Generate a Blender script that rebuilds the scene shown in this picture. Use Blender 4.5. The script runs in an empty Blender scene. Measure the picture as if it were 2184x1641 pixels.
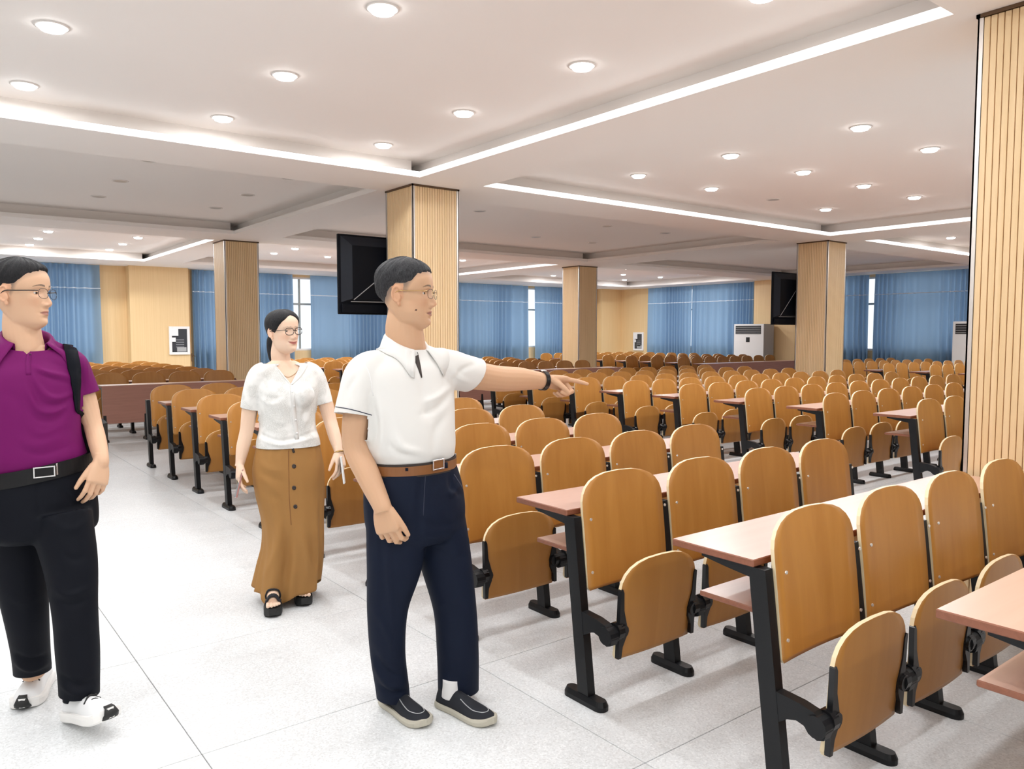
import bpy, bmesh, math, random
import numpy as np
from mathutils import Vector, Matrix

random.seed(7)
RNG = np.random.default_rng(7)
C = bpy.context.scene.collection
SC = bpy.context.scene

# ------------------------------------------------------------------ camera
W_, H_ = 2184, 1641
F_PX = 1662.0
CAM_H = 1.45
PITCH = math.atan((H_ / 2 - 713) / F_PX)
YAW = math.radians(52.2)                 # heading of the view, from the row direction
cam_d = bpy.data.cameras.new('camera')
cam_d.sensor_width = 36.0
cam_d.sensor_fit = 'HORIZONTAL'
cam_d.lens = F_PX / W_ * 36.0
cam_d.clip_end = 200
cam = bpy.data.objects.new('camera', cam_d)
C.objects.link(cam)
cam.location = (0, 0, CAM_H)
cam.rotation_euler = (math.pi / 2 - PITCH, 0, YAW - math.pi / 2)
SC.camera = cam

# ------------------------------------------------------------------ exposure, sky
SC.view_settings.view_transform = 'Standard'
SC.view_settings.look = 'None'
SC.view_settings.exposure = 0.25
SC.view_settings.gamma = 1.0
SC.view_settings.use_curve_mapping = False
SC.cycles.use_denoising = True
SC.cycles.max_bounces = 10
SC.cycles.diffuse_bounces = 8
SC.cycles.glossy_bounces = 3
SC.cycles.transmission_bounces = 6
SC.cycles.transparent_max_bounces = 8
SC.cycles.caustics_reflective = False
SC.cycles.caustics_refractive = False
SC.cycles.sample_clamp_indirect = 4.0

world = bpy.data.worlds.new('daylight')
SC.world = world
world.use_nodes = True
bg = world.node_tree.nodes['Background']
bg.inputs[0].default_value = (0.86, 0.93, 1.0, 1)
bg.inputs[1].default_value = 1.1
LAMP_W = {(0, 0): 9.0, (0, 1): 9.3, (1, 0): 9.5, (1, 1): 13.0, (2, 1): 14.0, (2, 0): 12.0, (0, 3): 18.0, (1, 3): 19.0, (2, 3): 19.0}   # each lit downlight, by ceiling bay
LED_STRENGTH = 1.0    # cove strips

Fwd = np.array([math.cos(YAW), math.sin(YAW), 0.0])
Rgt = np.array([math.sin(YAW), -math.cos(YAW), 0.0])
UpV = np.array([0, 0, 1.0])

# ------------------------------------------------------------------ object helpers
def link(o, parent=None):
    C.objects.link(o)
    if parent is not None:
        o.parent = parent
    return o

def mesh_data(name, verts, faces, mats, mat_idx=None, smooth=False):
    me = bpy.data.meshes.new(name)
    me.from_pydata([tuple(map(float, v)) for v in verts], [], [tuple(map(int, f)) for f in faces])
    for m in (mats if isinstance(mats, (list, tuple)) else [mats]):
        me.materials.append(m)
    if mat_idx is not None:
        me.polygons.foreach_set('material_index', np.asarray(mat_idx, dtype=np.int32))
    if smooth:
        me.polygons.foreach_set('use_smooth', np.ones(len(me.polygons), dtype=bool))
    me.update()
    return me

def obj(name, me, parent=None, loc=None, rot=None):
    o = bpy.data.objects.new(name, me)
    if loc is not None: o.location = loc
    if rot is not None: o.rotation_euler = rot
    return link(o, parent)

def empty(name, loc=(0, 0, 0), rotz=0.0):
    o = bpy.data.objects.new(name, None)
    o.location = loc
    o.rotation_euler = (0, 0, rotz)
    o.empty_display_size = 0.1
    return link(o)

def tag(o, label, cat, group=None):
    o['label'] = label
    o['category'] = cat
    if group: o['group'] = group
    return o

def struct(o):
    o['kind'] = 'structure'
    return o

class MB:
    """collects simple solids into one mesh"""
    def __init__(s):
        s.v, s.f, s.m = [], [], []
    def add(s, verts, faces, mi=0):
        k = len(s.v)
        s.v.extend([tuple(map(float, q)) for q in verts])
        s.f.extend([tuple(int(i) + k for i in f) for f in faces])
        s.m.extend([mi] * len(faces))
        return s
    def box(s, x0, x1, y0, y1, z0, z1, mi=0):
        v = [(x0, y0, z0), (x1, y0, z0), (x1, y1, z0), (x0, y1, z0), (x0, y0, z1), (x1, y0, z1), (x1, y1, z1), (x0, y1, z1)]
        return s.add(v, [(0, 3, 2, 1), (4, 5, 6, 7), (0, 1, 5, 4), (1, 2, 6, 5), (2, 3, 7, 6), (3, 0, 4, 7)], mi)
    def bbox(s, x0, x1, y0, y1, z0, z1, b=0.004, mi=0):
        """box with chamfered edges"""
        pts, cx, cy, cz = [], (x0 + x1) / 2, (y0 + y1) / 2, (z0 + z1) / 2
        hx, hy, hz = (x1 - x0) / 2, (y1 - y0) / 2, (z1 - z0) / 2
        bm = bmesh.new()
        bmesh.ops.create_cube(bm, size=2.0)
        for q in bm.verts: q.co = Vector((cx + q.co.x * hx, cy + q.co.y * hy, cz + q.co.z * hz))
        bmesh.ops.bevel(bm, geom=bm.edges[:], offset=min(b, hx * .9, hy * .9, hz * .9), segments=1, affect='EDGES')
        bm.verts.index_update()
        s.add([tuple(q.co) for q in bm.verts], [[q.index for q in f.verts] for f in bm.faces], mi)
        bm.free()
        return s
    def prism(s, poly, axis, a, b, mi=0):
        """polygon (list of 2-D points) extruded along axis ('x','y','z') from a to b"""
        n = len(poly)
        def P(p, t):
            return {'x': (t, p[0], p[1]), 'y': (p[0], t, p[1]), 'z': (p[0], p[1], t)}[axis]
        v = [P(p, a) for p in poly] + [P(p, b) for p in poly]
        f = [tuple(range(n))[::-1], tuple(range(n, 2 * n))]
        f += [(i, (i + 1) % n, n + (i + 1) % n, n + i) for i in range(n)]
        return s.add(v, f, mi)
    def cyl(s, c, r, h, axis='z', n=16, mi=0, r2=None):
        r2 = r if r2 is None else r2
        v, f = [], []
        for k, (t, rr) in enumerate(((0, r), (h, r2))):
            for i in range(n):
                a = 2 * math.pi * i / n
                p = (rr * math.cos(a), rr * math.sin(a))
                q = {'z': (p[0], p[1], t), 'x': (t, p[0], p[1]), 'y': (p[0], t, p[1])}[axis]
                v.append((c[0] + q[0], c[1] + q[1], c[2] + q[2]))
        f = [tuple(range(n))[::-1], tuple(range(n, 2 * n))] + [(i, (i + 1) % n, n + (i + 1) % n, n + i) for i in range(n)]
        return s.add(v, f, mi)
    def tube(s, pts, r, n=8, mi=0):
        V, Fc = tube_geo(np.array(pts, float), r, r, n)
        return s.add(V, Fc, mi)
    def data(s, name, mats, smooth=False):
        return mesh_data(name, s.v, s.f, mats, s.m, smooth)
    def obj(s, name, mats, parent=None, smooth=False, loc=None):
        return obj(name, s.data(name, mats, smooth), parent, loc)

def norm(v):
    v = np.asarray(v, float)
    n = np.linalg.norm(v, axis=-1, keepdims=True)
    return v / np.maximum(n, 1e-12)

def resample(P, n):
    """Catmull-Rom through the rows of P"""
    P = np.asarray(P, float)
    m = len(P)
    t = np.linspace(0, m - 1, n)
    i = np.clip(np.floor(t).astype(int), 0, m - 2)
    u = (t - i)[:, None]
    p0 = np.where((i == 0)[:, None], 2 * P[0] - P[1], P[np.maximum(i - 1, 0)])
    p1, p2 = P[i], P[i + 1]
    p3 = np.where((i + 2 >= m)[:, None], 2 * P[-1] - P[-2], P[np.minimum(i + 2, m - 1)])
    return 0.5 * (2 * p1 + (p2 - p0) * u + (2 * p0 - 5 * p1 + 4 * p2 - p3) * u ** 2 + (3 * p1 - p0 - 3 * p2 + p3) * u ** 3)

def rings_geo(rings, cap=True):
    """rings: (k, n, 3) array -> verts, faces of a closed tube"""
    k, n, _ = rings.shape
    V = rings.reshape(-1, 3)
    F = []
    for i in range(k - 1):
        for j in range(n):
            a, b = i * n + j, i * n + (j + 1) % n
            F.append((a, b, b + n, a + n))
    if cap:
        F.append(tuple(range(n))[::-1])
        F.append(tuple(range((k - 1) * n, k * n)))
    return V, F

def tube_geo(pts, ra, rb, n=12, ref=None, cap=True):
    pts = np.asarray(pts, float)
    k = len(pts)
    ra = np.broadcast_to(np.asarray(ra, float), (k,))
    rb = np.broadcast_to(np.asarray(rb, float), (k,))
    T = norm(np.gradient(pts, axis=0))
    if ref is None:
        ref = np.array([0, 0, 1.0]) if abs(T[:, 2]).mean() < .8 else np.array([1.0, 0, 0])
    A = norm(ref - (T @ ref)[:, None] * T)
    B = np.cross(T, A)
    ang = np.linspace(0, 2 * np.pi, n, endpoint=False)
    R = pts[:, None] + (A * ra[:, None])[:, None] * np.cos(ang)[None, :, None] + (B * rb[:, None])[:, None] * np.sin(ang)[None, :, None]
    return rings_geo(R, cap)

# ------------------------------------------------------------------ materials
def mat(name, col, rough=0.5, metal=0.0, spec=0.5, emit=None, estr=0.0, coat=0.0):
    m = bpy.data.materials.new(name)
    m.use_nodes = True
    p = m.node_tree.nodes['Principled BSDF']
    p.inputs['Base Color'].default_value = (*col, 1)
    p.inputs['Roughness'].default_value = rough
    p.inputs['Metallic'].default_value = metal
    p.inputs['Specular IOR Level'].default_value = spec
    p.inputs['Coat Weight'].default_value = coat
    p.inputs['Coat Roughness'].default_value = 0.28
    p.inputs['Coat IOR'].default_value = 1.6
    if emit:
        p.inputs['Emission Color'].default_value = (*emit, 1)
        p.inputs['Emission Strength'].default_value = estr
    return m

def nd(m, t, **kw):
    n = m.node_tree.nodes.new(t)
    for k, v in kw.items(): setattr(n, k, v)
    return n

def wire(m, a, ao, b, bi):
    m.node_tree.links.new(a.outputs[ao], b.inputs[bi])

def bsdf(m): return m.node_tree.nodes['Principled BSDF']

def grain(m, c1, c2, scale=(30, 30, 1.2), detail=6, rand=True, bump=0.0, mix=0.5, rough_var=None, coords='Object'):
    """streaky procedural wood colour between c1 and c2"""
    tc = nd(m, 'ShaderNodeTexCoord')
    mp = nd(m, 'ShaderNodeMapping')
    mp.inputs['Scale'].default_value = scale
    wire(m, tc, coords, mp, 'Vector')
    if rand:
        oi = nd(m, 'ShaderNodeObjectInfo')
        mul = nd(m, 'ShaderNodeMath', operation='MULTIPLY')
        mul.inputs[1].default_value = 37.0
        wire(m, oi, 'Random', mul, 0)
        cmb = nd(m, 'ShaderNodeCombineXYZ')
        for i in range(3): wire(m, mul, 0, cmb, i)
        wire(m, cmb, 0, mp, 'Location')
    nz = nd(m, 'ShaderNodeTexNoise')
    nz.inputs['Scale'].default_value = 1.0
    nz.inputs['Detail'].default_value = detail
    nz.inputs['Distortion'].default_value = 0.6
    wire(m, mp, 0, nz, 'Vector')
    cr = nd(m, 'ShaderNodeValToRGB')
    cr.color_ramp.elements[0].position = 0.3
    cr.color_ramp.elements[0].color = (*c1, 1)
    cr.color_ramp.elements[1].position = 0.72
    cr.color_ramp.elements[1].color = (*c2, 1)
    wire(m, nz, 0, cr, 0)
    wire(m, cr, 0, bsdf(m), 'Base Color')
    if bump:
        bp = nd(m, 'ShaderNodeBump')
        bp.inputs['Strength'].default_value = bump
        bp.inputs['Distance'].default_value = 0.002
        wire(m, nz, 0, bp, 'Height')
        wire(m, bp, 0, bsdf(m), 'Normal')
    return m

def speckle(m, cols, scale=160.0, coords='Object'):
    """terrazzo: chips of several tones"""
    tc = nd(m, 'ShaderNodeTexCoord')
    vo = nd(m, 'ShaderNodeTexVoronoi')
    vo.inputs['Scale'].default_value = scale
    wire(m, tc, coords, vo, 'Vector')
    sp = nd(m, 'ShaderNodeSeparateColor')
    wire(m, vo, 'Color', sp, 0)
    cr = nd(m, 'ShaderNodeValToRGB')
    cr.color_ramp.interpolation = 'CONSTANT'
    el = cr.color_ramp.elements
    el[0].position, el[0].color = 0.0, (*cols[0], 1)
    el[1].position, el[1].color = 0.5, (*cols[1], 1)
    for p, c in ((0.74, cols[2]), (0.92, cols[3])):
        e = el.new(p); e.color = (*c, 1)
    wire(m, sp, 0, cr, 0)
    nz = nd(m, 'ShaderNodeTexNoise')
    nz.inputs['Scale'].default_value = 1.1
    nz.inputs['Detail'].default_value = 4
    wire(m, tc, coords, nz, 'Vector')
    mx = nd(m, 'ShaderNodeMix', data_type='RGBA', blend_type='MULTIPLY')
    mx.inputs[0].default_value = 0.16
    wire(m, cr, 0, mx, 6)
    wire(m, nz, 0, mx, 7)
    wire(m, mx, 2, bsdf(m), 'Base Color')
    return m

M = {}
M['plaster'] = mat('ceiling_paint', (0.87, 0.835, 0.805), 0.75, spec=0.2)
M['plaster_white'] = mat('white_paint', (0.82, 0.80, 0.77), 0.6, spec=0.3)
M['led'] = mat('led_strip', (1, 1, 1), 0.5, emit=(0.97, 0.98, 1.0), estr=LED_STRENGTH)
M['lens'] = mat('lamp_lens', (1, 1, 1), 0.4, emit=(1, 1, 1), estr=14.0)
M['lens_off'] = mat('lamp_lens_unlit', (0.42, 0.40, 0.38), 0.35)
M['lamp_ring'] = mat('lamp_ring', (0.75, 0.72, 0.69), 0.4)
M['floor'] = speckle(mat('terrazzo', (0.7, 0.7, 0.68), 0.42, spec=0.45), [(0.735, 0.755, 0.765), (0.79, 0.81, 0.82), (0.665, 0.68, 0.685), (0.845, 0.865, 0.875)], scale=165.0)
M['grout'] = mat('grout', (0.26, 0.25, 0.24), 0.8)
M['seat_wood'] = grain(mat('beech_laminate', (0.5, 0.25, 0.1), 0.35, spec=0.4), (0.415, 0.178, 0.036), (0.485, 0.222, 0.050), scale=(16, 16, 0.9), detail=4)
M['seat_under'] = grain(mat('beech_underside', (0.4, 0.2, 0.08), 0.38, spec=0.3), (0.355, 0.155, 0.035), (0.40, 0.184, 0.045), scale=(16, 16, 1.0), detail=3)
M['ply_edge'] = mat('plywood_edge', (0.80, 0.66, 0.43), 0.5)
M['desk_top'] = grain(mat('desk_laminate', (0.5, 0.25, 0.17), 0.36, spec=0.6, coat=1.0), (0.64, 0.385, 0.30), (0.69, 0.43, 0.34), scale=(2.5, 40, 40), detail=4)
M['desk_edge'] = grain(mat('desk_edge_band', (0.35, 0.14, 0.08), 0.45), (0.22, 0.078, 0.040), (0.28, 0.10, 0.055), scale=(3, 60, 60))
M['panel_red'] = grain(mat('modesty_panel_laminate', (0.36, 0.17, 0.13), 0.4), (0.34, 0.165, 0.125), (0.40, 0.195, 0.15), scale=(3, 40, 40))
M['black_metal'] = mat('black_powder_coat', (0.006, 0.0065, 0.008), 0.42, spec=0.3)
M['black_plastic'] = mat('black_plastic', (0.005, 0.005, 0.006), 0.28, spec=0.45)
M['screw'] = mat('zinc_screw', (0.8, 0.78, 0.74), 0.3, metal=0.6)
M['wall_wood'] = grain(mat('maple_cladding', (0.75, 0.53, 0.27), 0.5), (0.76, 0.545, 0.285), (0.82, 0.605, 0.335), scale=(60, 60, 0.8), detail=3)
M['slat_wood'] = grain(mat('maple_slat', (0.76, 0.56, 0.32), 0.48), (0.73, 0.525, 0.285), (0.80, 0.60, 0.36), scale=(20, 20, 0.7), detail=4)
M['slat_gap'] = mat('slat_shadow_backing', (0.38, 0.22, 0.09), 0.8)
M['brown_trim'] = mat('bronze_trim', (0.13, 0.075, 0.04), 0.4, metal=0.3)
M['steel'] = mat('polished_corner_steel', (0.74, 0.70, 0.66), 0.35, metal=0.85)
M['white_frame'] = mat('white_aluminium', (0.86, 0.86, 0.86), 0.35)
M['grey_frame'] = mat('grey_aluminium', (0.36, 0.39, 0.38), 0.4)
M['ac_white'] = mat('appliance_white', (0.80, 0.82, 0.82), 0.35)
M['ac_side'] = mat('appliance_grey', (0.40, 0.41, 0.42), 0.4)
M['ac_dark'] = mat('vent_black', (0.012, 0.014, 0.016), 0.4)
M['tv_black'] = mat('tv_shell', (0.003, 0.004, 0.007), 0.55, spec=0.12)
M['tv_bevel'] = mat('tv_shell_grey', (0.012, 0.015, 0.022), 0.5, spec=0.2)
M['cable'] = mat('grey_cable', (0.30, 0.30, 0.31), 0.5)
M['paper'] = mat('paper', (0.85, 0.86, 0.88), 0.7)
M['dark_glass'] = mat('cabinet_glass', (0.05, 0.055, 0.065), 0.15)
M['grey_print'] = mat('grey_print', (0.22, 0.23, 0.25), 0.6)
def clear_glass(name, refl):
    m = bpy.data.materials.new(name); m.use_nodes = True
    p = bsdf(m); p.inputs['Base Color'].default_value = (.9, .93, .95, 1); p.inputs['Roughness'].default_value = .03
    t = nd(m, 'ShaderNodeBsdfTransparent'); x = nd(m, 'ShaderNodeMixShader'); x.inputs[0].default_value = refl
    wire(m, t, 0, x, 1); wire(m, p, 0, x, 2); wire(m, x, 0, m.node_tree.nodes['Material Output'], 0)
    return m
M['glass'] = clear_glass('window_glass', .06)
# curtain cloth: blue, lets some daylight through
cm = mat('blue_curtain_cloth', (0.235, 0.36, 0.50), 0.85, spec=0.1)
tr = nd(cm, 'ShaderNodeBsdfTranslucent'); tr.inputs[0].default_value = (0.37, 0.53, 0.73, 1)
mxs = nd(cm, 'ShaderNodeMixShader'); mxs.inputs[0].default_value = 0.42
out = cm.node_tree.nodes['Material Output']
wire(cm, bsdf(cm), 0, mxs, 1); wire(cm, tr, 0, mxs, 2); wire(cm, mxs, 0, out, 0)
M['curtain'] = cm
M['curtain_tape'] = mat('curtain_tape', (0.72, 0.82, 0.92), 0.7)

# ------------------------------------------------------------------ the room
X0, X1, Y0, Y1 = -5.2, 19.95, -6.0, 19.65
ZS, ZC = 3.0, 3.19          # soffit of the beams, ceiling of the recesses
BX = [(-3.5, 4.08), (4.85, 11.6), (12.65, 19.0)]
BY = [(-5.2, 1.08), (1.76, 6.75), (7.62, 12.3), (13.25, 18.1)]
LIT = {(0, 0), (0, 1), (1, 1), (2, 1), (0, 3), (1, 3), (2, 3), (1, 0), (2, 0)}
COLS_X, COLS_Y, CS = (4.18, 12.08), (1.12, 7.06, 13.1), 0.57

# floor: slab with terrazzo tiles laid on it
TX, TY = 1.17, 0.975
floor = struct(MB().box(X0, X1, Y0, Y1, -0.2, -0.006).obj('floor', M['grout']))
TILE_OX, TILE_OY = 0.75, 3.69
near, far_v = [], MB()
tiles = []
for i in range(-6, 18):
    for j in range(-11, 18):
        a, b = TILE_OX + i * TX, TILE_OX + (i + 1) * TX
        c, d = TILE_OY + j * TY, TILE_OY + (j + 1) * TY
        a, b, c, d = max(a, X0), min(b, X1), max(c, Y0), min(d, Y1)
        if b - a < .02 or d - c < .02: continue
        cx, cy = (a + b) / 2, (c + d) / 2
        fw = cx * Fwd[0] + cy * Fwd[1]; sd = cx * Rgt[0] + cy * Rgt[1]
        vis = fw > .4 and abs(sd) < fw * .75 + 1.2
        tiles.append((fw if vis else 99 + abs(fw), a, b, c, d))
tiles.sort()
tile_cache = {}
G = 0.0016
for n, (fw, a, b, c, d) in enumerate(tiles):
    if n < 290:
        key = (round(b - a, 3), round(d - c, 3))
        if key not in tile_cache:
            w, h = key
            tile_cache[key] = MB().bbox(-w / 2 + G, w / 2 - G, -h / 2 + G, h / 2 - G, -0.02, 0.0, 0.0012).data('tile', M['floor'])
        obj('tile', tile_cache[key], floor, loc=((a + b) / 2, (c + d) / 2, 0))
    else:
        far_v.box(a + G, b - G, c + G, d - G, -0.02, 0.0)
ft = far_v.obj('far_tiles', M['floor'], floor); ft['kind'] = 'stuff'

# ceiling: slab, recessed bays between flat beams; every recess has a lip with an LED strip on lit sides
ceiling = struct(MB().box(X0, X1, Y0, Y1, ZC, ZC + .2).obj('ceiling', M['plaster']))
def beam(x0, x1, y0, y1, lipx0=0, lipx1=0, lipy0=0, lipy1=0):
    b = MB()
    b.box(x0 + lipx0, x1 - lipx1, y0 + lipy0, y1 - lipy1, ZS + .05, ZC)     # core
    b.box(x0, x1, y0, y1, ZS, ZS + .055)                                     # soffit board with lips
    return b.obj('beam', M['plaster'], ceiling)
TR = 0.16
xe = [X0] + [v for ab in BX for v in ab] + [X1]
ye = [Y0] + [v for ab in BY for v in ab] + [Y1]
for k in range(0, len(xe), 2):                   # beams along y
    beam(xe[k], xe[k + 1], Y0, Y1, TR if k else 0, TR if k + 2 < len(xe) else 0)
for k in range(0, len(ye), 2):                   # beams along x, between them
    for (a, b) in BX:
        beam(a, b, ye[k], ye[k + 1], 0, 0, TR if k else 0, TR if k + 2 < len(ye) else 0)
LED_SIDES = {(0, 1): 'XY', (1, 1): 'XY', (2, 1): 'XY', (0, 3): 'X', (1, 3): 'X', (0, 0): 'XY', (1, 0): 'XY'}
for (i, j), sides in LED_SIDES.items():
    (a, b), (c, d) = BX[i], BY[j]
    t = 0.005
    for s in sides:
        m = MB()
        if s == 'X': m.box(b - t, b - .0005, c, d, ZS + .003, ZS + .055)
        if s == 'x': m.box(a + .0005, a + t, c, d, ZS + .003, ZS + .055)
        if s == 'Y': m.box(a, b, d - t, d - .0005, ZS + .003, ZS + .055)
        if s == 'y': m.box(a, b, c + .0005, c + t, ZS + .003, ZS + .055)
        m.obj('cove_light_strip', M['led'], ceiling)

# downlights
ring_me = None
def ring_mesh():
    n = 24
    v, f = [], []
    prof = [(.090, 0.0), (.090, -.006), (.078, -.010), (.070, -.004), (.070, 0.0)]
    for r, z in prof:
        for i in range(n):
            a = 2 * math.pi * i / n
            v.append((r * math.cos(a), r * math.sin(a), z))
    for k in range(len(prof) - 1):
        for i in range(n):
            f.append((k * n + i, k * n + (i + 1) % n, (k + 1) * n + (i + 1) % n, (k + 1) * n + i))
    return mesh_data('trim_ring', v, f, M['lamp_ring'], smooth=True)
ring_me = ring_mesh()
lens_me = MB().cyl((0, 0, -.026), .060, .024, n=24, r2=.074).data('lens', M['lens'])
lens_off_me = MB().cyl((0, 0, -.006), .071, .004, n=24).data('lens', M['lens_off'])
lamp_data = bpy.data.lights.new('downlight', 'AREA')
lamp_data.shape = 'DISK'; lamp_data.size = 0.13; lamp_data.energy = 12
lamp_data.color = (0.97, 0.985, 1.0)
ORD = ['first', 'second', 'third', 'fourth', 'fifth', 'sixth', 'seventh', 'eighth', 'ninth', 'tenth', 'eleventh', 'twelfth']
BAYN = {(0, 1): 'big near recess above the people', (1, 1): 'lit right recess',
        (2, 1): 'far right lit recess', (0, 2): 'dim left recess', (1, 2): 'dim middle recess',
        (0, 3): 'rear left recess', (1, 3): 'rear middle recess', (2, 3): 'rear corner recess',
        (0, 0): 'recess over the camera', (1, 0): 'recess right of the camera', (2, 0): 'front far right recess', (2, 2): 'dim right recess'}
GRIDS = {   # bay: xs, ys, lit
    (0, 1): ([-2.0, -0.64, 0.72, 2.08, 3.53], [2.46, 3.81, 5.17, 6.53 - .05], True),
    (1, 1): ([6.41, 7.67, 8.93, 10.18], [3.48, 4.79, 6.0], True),
    (2, 1): ([14.92, 16.27, 17.6], [3.6, 5.0, 6.35], True),
    (0, 2): ([0.6, 1.99, 3.44], [8.49, 9.83, 11.1], False),
    (1, 2): ([6.48, 9.0, 10.4], [8.3, 9.1, 10.9], False),
    (0, 3): ([0.55, 1.96, 3.36], [15.3, 16.55, 17.8], True),
    (1, 3): ([6.3, 7.53, 9.0, 10.4], [14.1, 15.3, 16.45], True),
    (2, 3): ([15.2, 16.6, 18.2], [14.6, 16.1, 17.6], True),
    (0, 0): ([-2.0, -0.64, 0.72, 2.08, 3.53], [-3.4, -1.6, 0.3], True),
    (1, 0): ([6.41, 7.67, 8.93, 10.18], [-2.0, -0.4], True),
}
for (i, j), (xs, ys, lit) in GRIDS.items():
    ld = lamp_data.copy(); ld.energy = LAMP_W.get((i, j), 12.0)
    for yi, y in enumerate(ys):
        for xi, x in enumerate(xs):
            on = lit and not ((i, j) == (1, 1) and abs(x - 8.93) < .1 and y > 5.5)
            e = empty('ceiling_light', (x, y, ZC))
            tag(e, '%s downlight, %s from left, %s row, %s' % ('glowing' if on else 'unlit', ORD[xi], ORD[yi], BAYN[(i, j)]), 'ceiling light', 'round downlights recessed in the ceiling')
            obj('trim_ring', ring_me, e)
            obj('lens', lens_me if on else lens_off_me, e)
            if on:
                l = bpy.data.objects.new('lamp', ld)
                l.location = (0, 0, -.028)
                link(l, e)

# ---- walls
def seg_wall(name, axis, c0, thick, s0, s1, openings, z0=0.0, z1=ZC):
    """wall along one axis with window openings (a, b, zlow, zhigh)"""
    b = MB()
    def bx(a, d, lo, hi):
        if d - a < 1e-4 or hi - lo < 1e-4: return
        if axis == 'x': b.box(a, d, c0, c0 + thick, lo, hi)
        else: b.box(c0, c0 + thick, a, d, lo, hi)
    cur = s0
    for (a, d, lo, hi) in sorted(openings):
        bx(cur, a, z0, z1); bx(a, d, z0, lo); bx(a, d, hi, z1); cur = d
    bx(cur, s1, z0, z1)
    return struct(b.obj(name, M['wall_wood']))
WZ0, WZ1 = 1.02, 2.94
back_open = [(0.2, 3.4, WZ0, WZ1), (5.5, 10.9, WZ0, WZ1), (12.95, 18.58, WZ0, WZ1)]
right_open = [(6.2, 11.5, WZ0, WZ1), (13.85, 18.14, WZ0, WZ1)]
seg_wall('wall_back', 'x', 19.62, .25, X0, X1 + .25, back_open)
seg_wall('wall_right', 'y', 19.92, .25, Y0, 19.62, right_open)
wl = seg_wall('wall_left', 'y', X0 - .25, .25, Y0, Y1, [])
wf = seg_wall('wall_front', 'x', Y0 - .25, .25, X0 - .25, X1 + .25, [])
wl.data.materials[0] = M['plaster_white']; wf.data.materials[0] = M['plaster_white']

def window(n, axis, c, a, b, z0, z1, step):
    """white frame, grey mullions and single panes"""
    w = struct(empty('window_%d' % n, (0, 0, 0)))
    def bx(m, s0, s1, lo, hi, d0, d1):
        if axis == 'x': m.bbox(s0, s1, c + d0, c + d1, lo, hi, .004)
        else: m.bbox(c + d0, c + d1, s0, s1, lo, hi, .004)
    fr = MB()
    for (s0, s1, lo, hi) in ((a, a + .07, z0, z1), (b - .07, b, z0, z1), (a, b, z0, z0 + .05), (a, b, z1 - .05, z1)):
        bx(fr, s0, s1, lo, hi, 0, .09)
    fr.obj('window_frame', M['white_frame'], w)
    k = max(1, round((b - a) / step)); st = (b - a) / k
    zt = 2.24
    for i in range(1, k):
        m = MB(); bx(m, a + i * st - .024, a + i * st + .024, z0 + .05, z1 - .05, .02, .07); m.obj('mullion', M['grey_frame'], w)
    m = MB(); bx(m, a + .05, b - .05, zt - .025, zt + .025, .015, .075); m.obj('transom', M['grey_frame'], w)
    for i in range(k):
        for lo, hi in ((z0 + .05, zt - .02), (zt + .02, z1 - .05)):
            m = MB(); bx(m, a + i * st + .02, a + (i + 1) * st - .02, lo, hi, .042, .048); m.obj('pane', M['glass'], w)
    return w
window(1, 'x', 19.66, 0.2, 3.4, WZ0, WZ1, .8)
window(2, 'x', 19.66, 5.5, 10.9, WZ0, WZ1, 0.9)
window(3, 'x', 19.66, 12.95, 18.58, WZ0, WZ1, 0.94)
window(4, 'y', 19.96, 6.2, 11.5, WZ0, WZ1, 0.88)
window(5, 'y', 19.96, 13.85, 18.14, WZ0, WZ1, 0.86)

# cladding piers and steps on the walls (real depth)
def pier(a0, a1, b0, b1, name, z1=ZS):
    p = struct(MB().box(a0, a1, b0, b1, 0, z1).obj(name, M['wall_wood']))
    return p
pier(4.02, 5.30, 19.28, 19.62, 'trim_1')
pier(11.5, 12.7, 19.3, 19.62, 'trim_2')
pier(18.95, 19.92, 19.40, 19.62, 'trim_3')
pier(19.62, 19.92, 12.2, 13.75, 'trim_4')
# door leaf edge beside the left pier
d1 = struct(MB().bbox(5.305, 5.345, 19.32, 19.62, 0.0, 2.98, .004).obj('door_1', M['brown_trim']))
d1.data.materials[0] = grain(mat('door_veneer', (.45, .28, .12), .5), (.42, .255, .10), (.5, .31, .13))
MB().bbox(5.335, 5.36, 19.315, 19.40, 0.80, 1.0, .003).tube([(5.36, 19.36, .93), (5.40, 19.34, .93), (5.40, 19.29, .93), (5.40, 19.24, .925)], .009).obj('door_handle', M['brown_trim'], d1)

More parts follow.
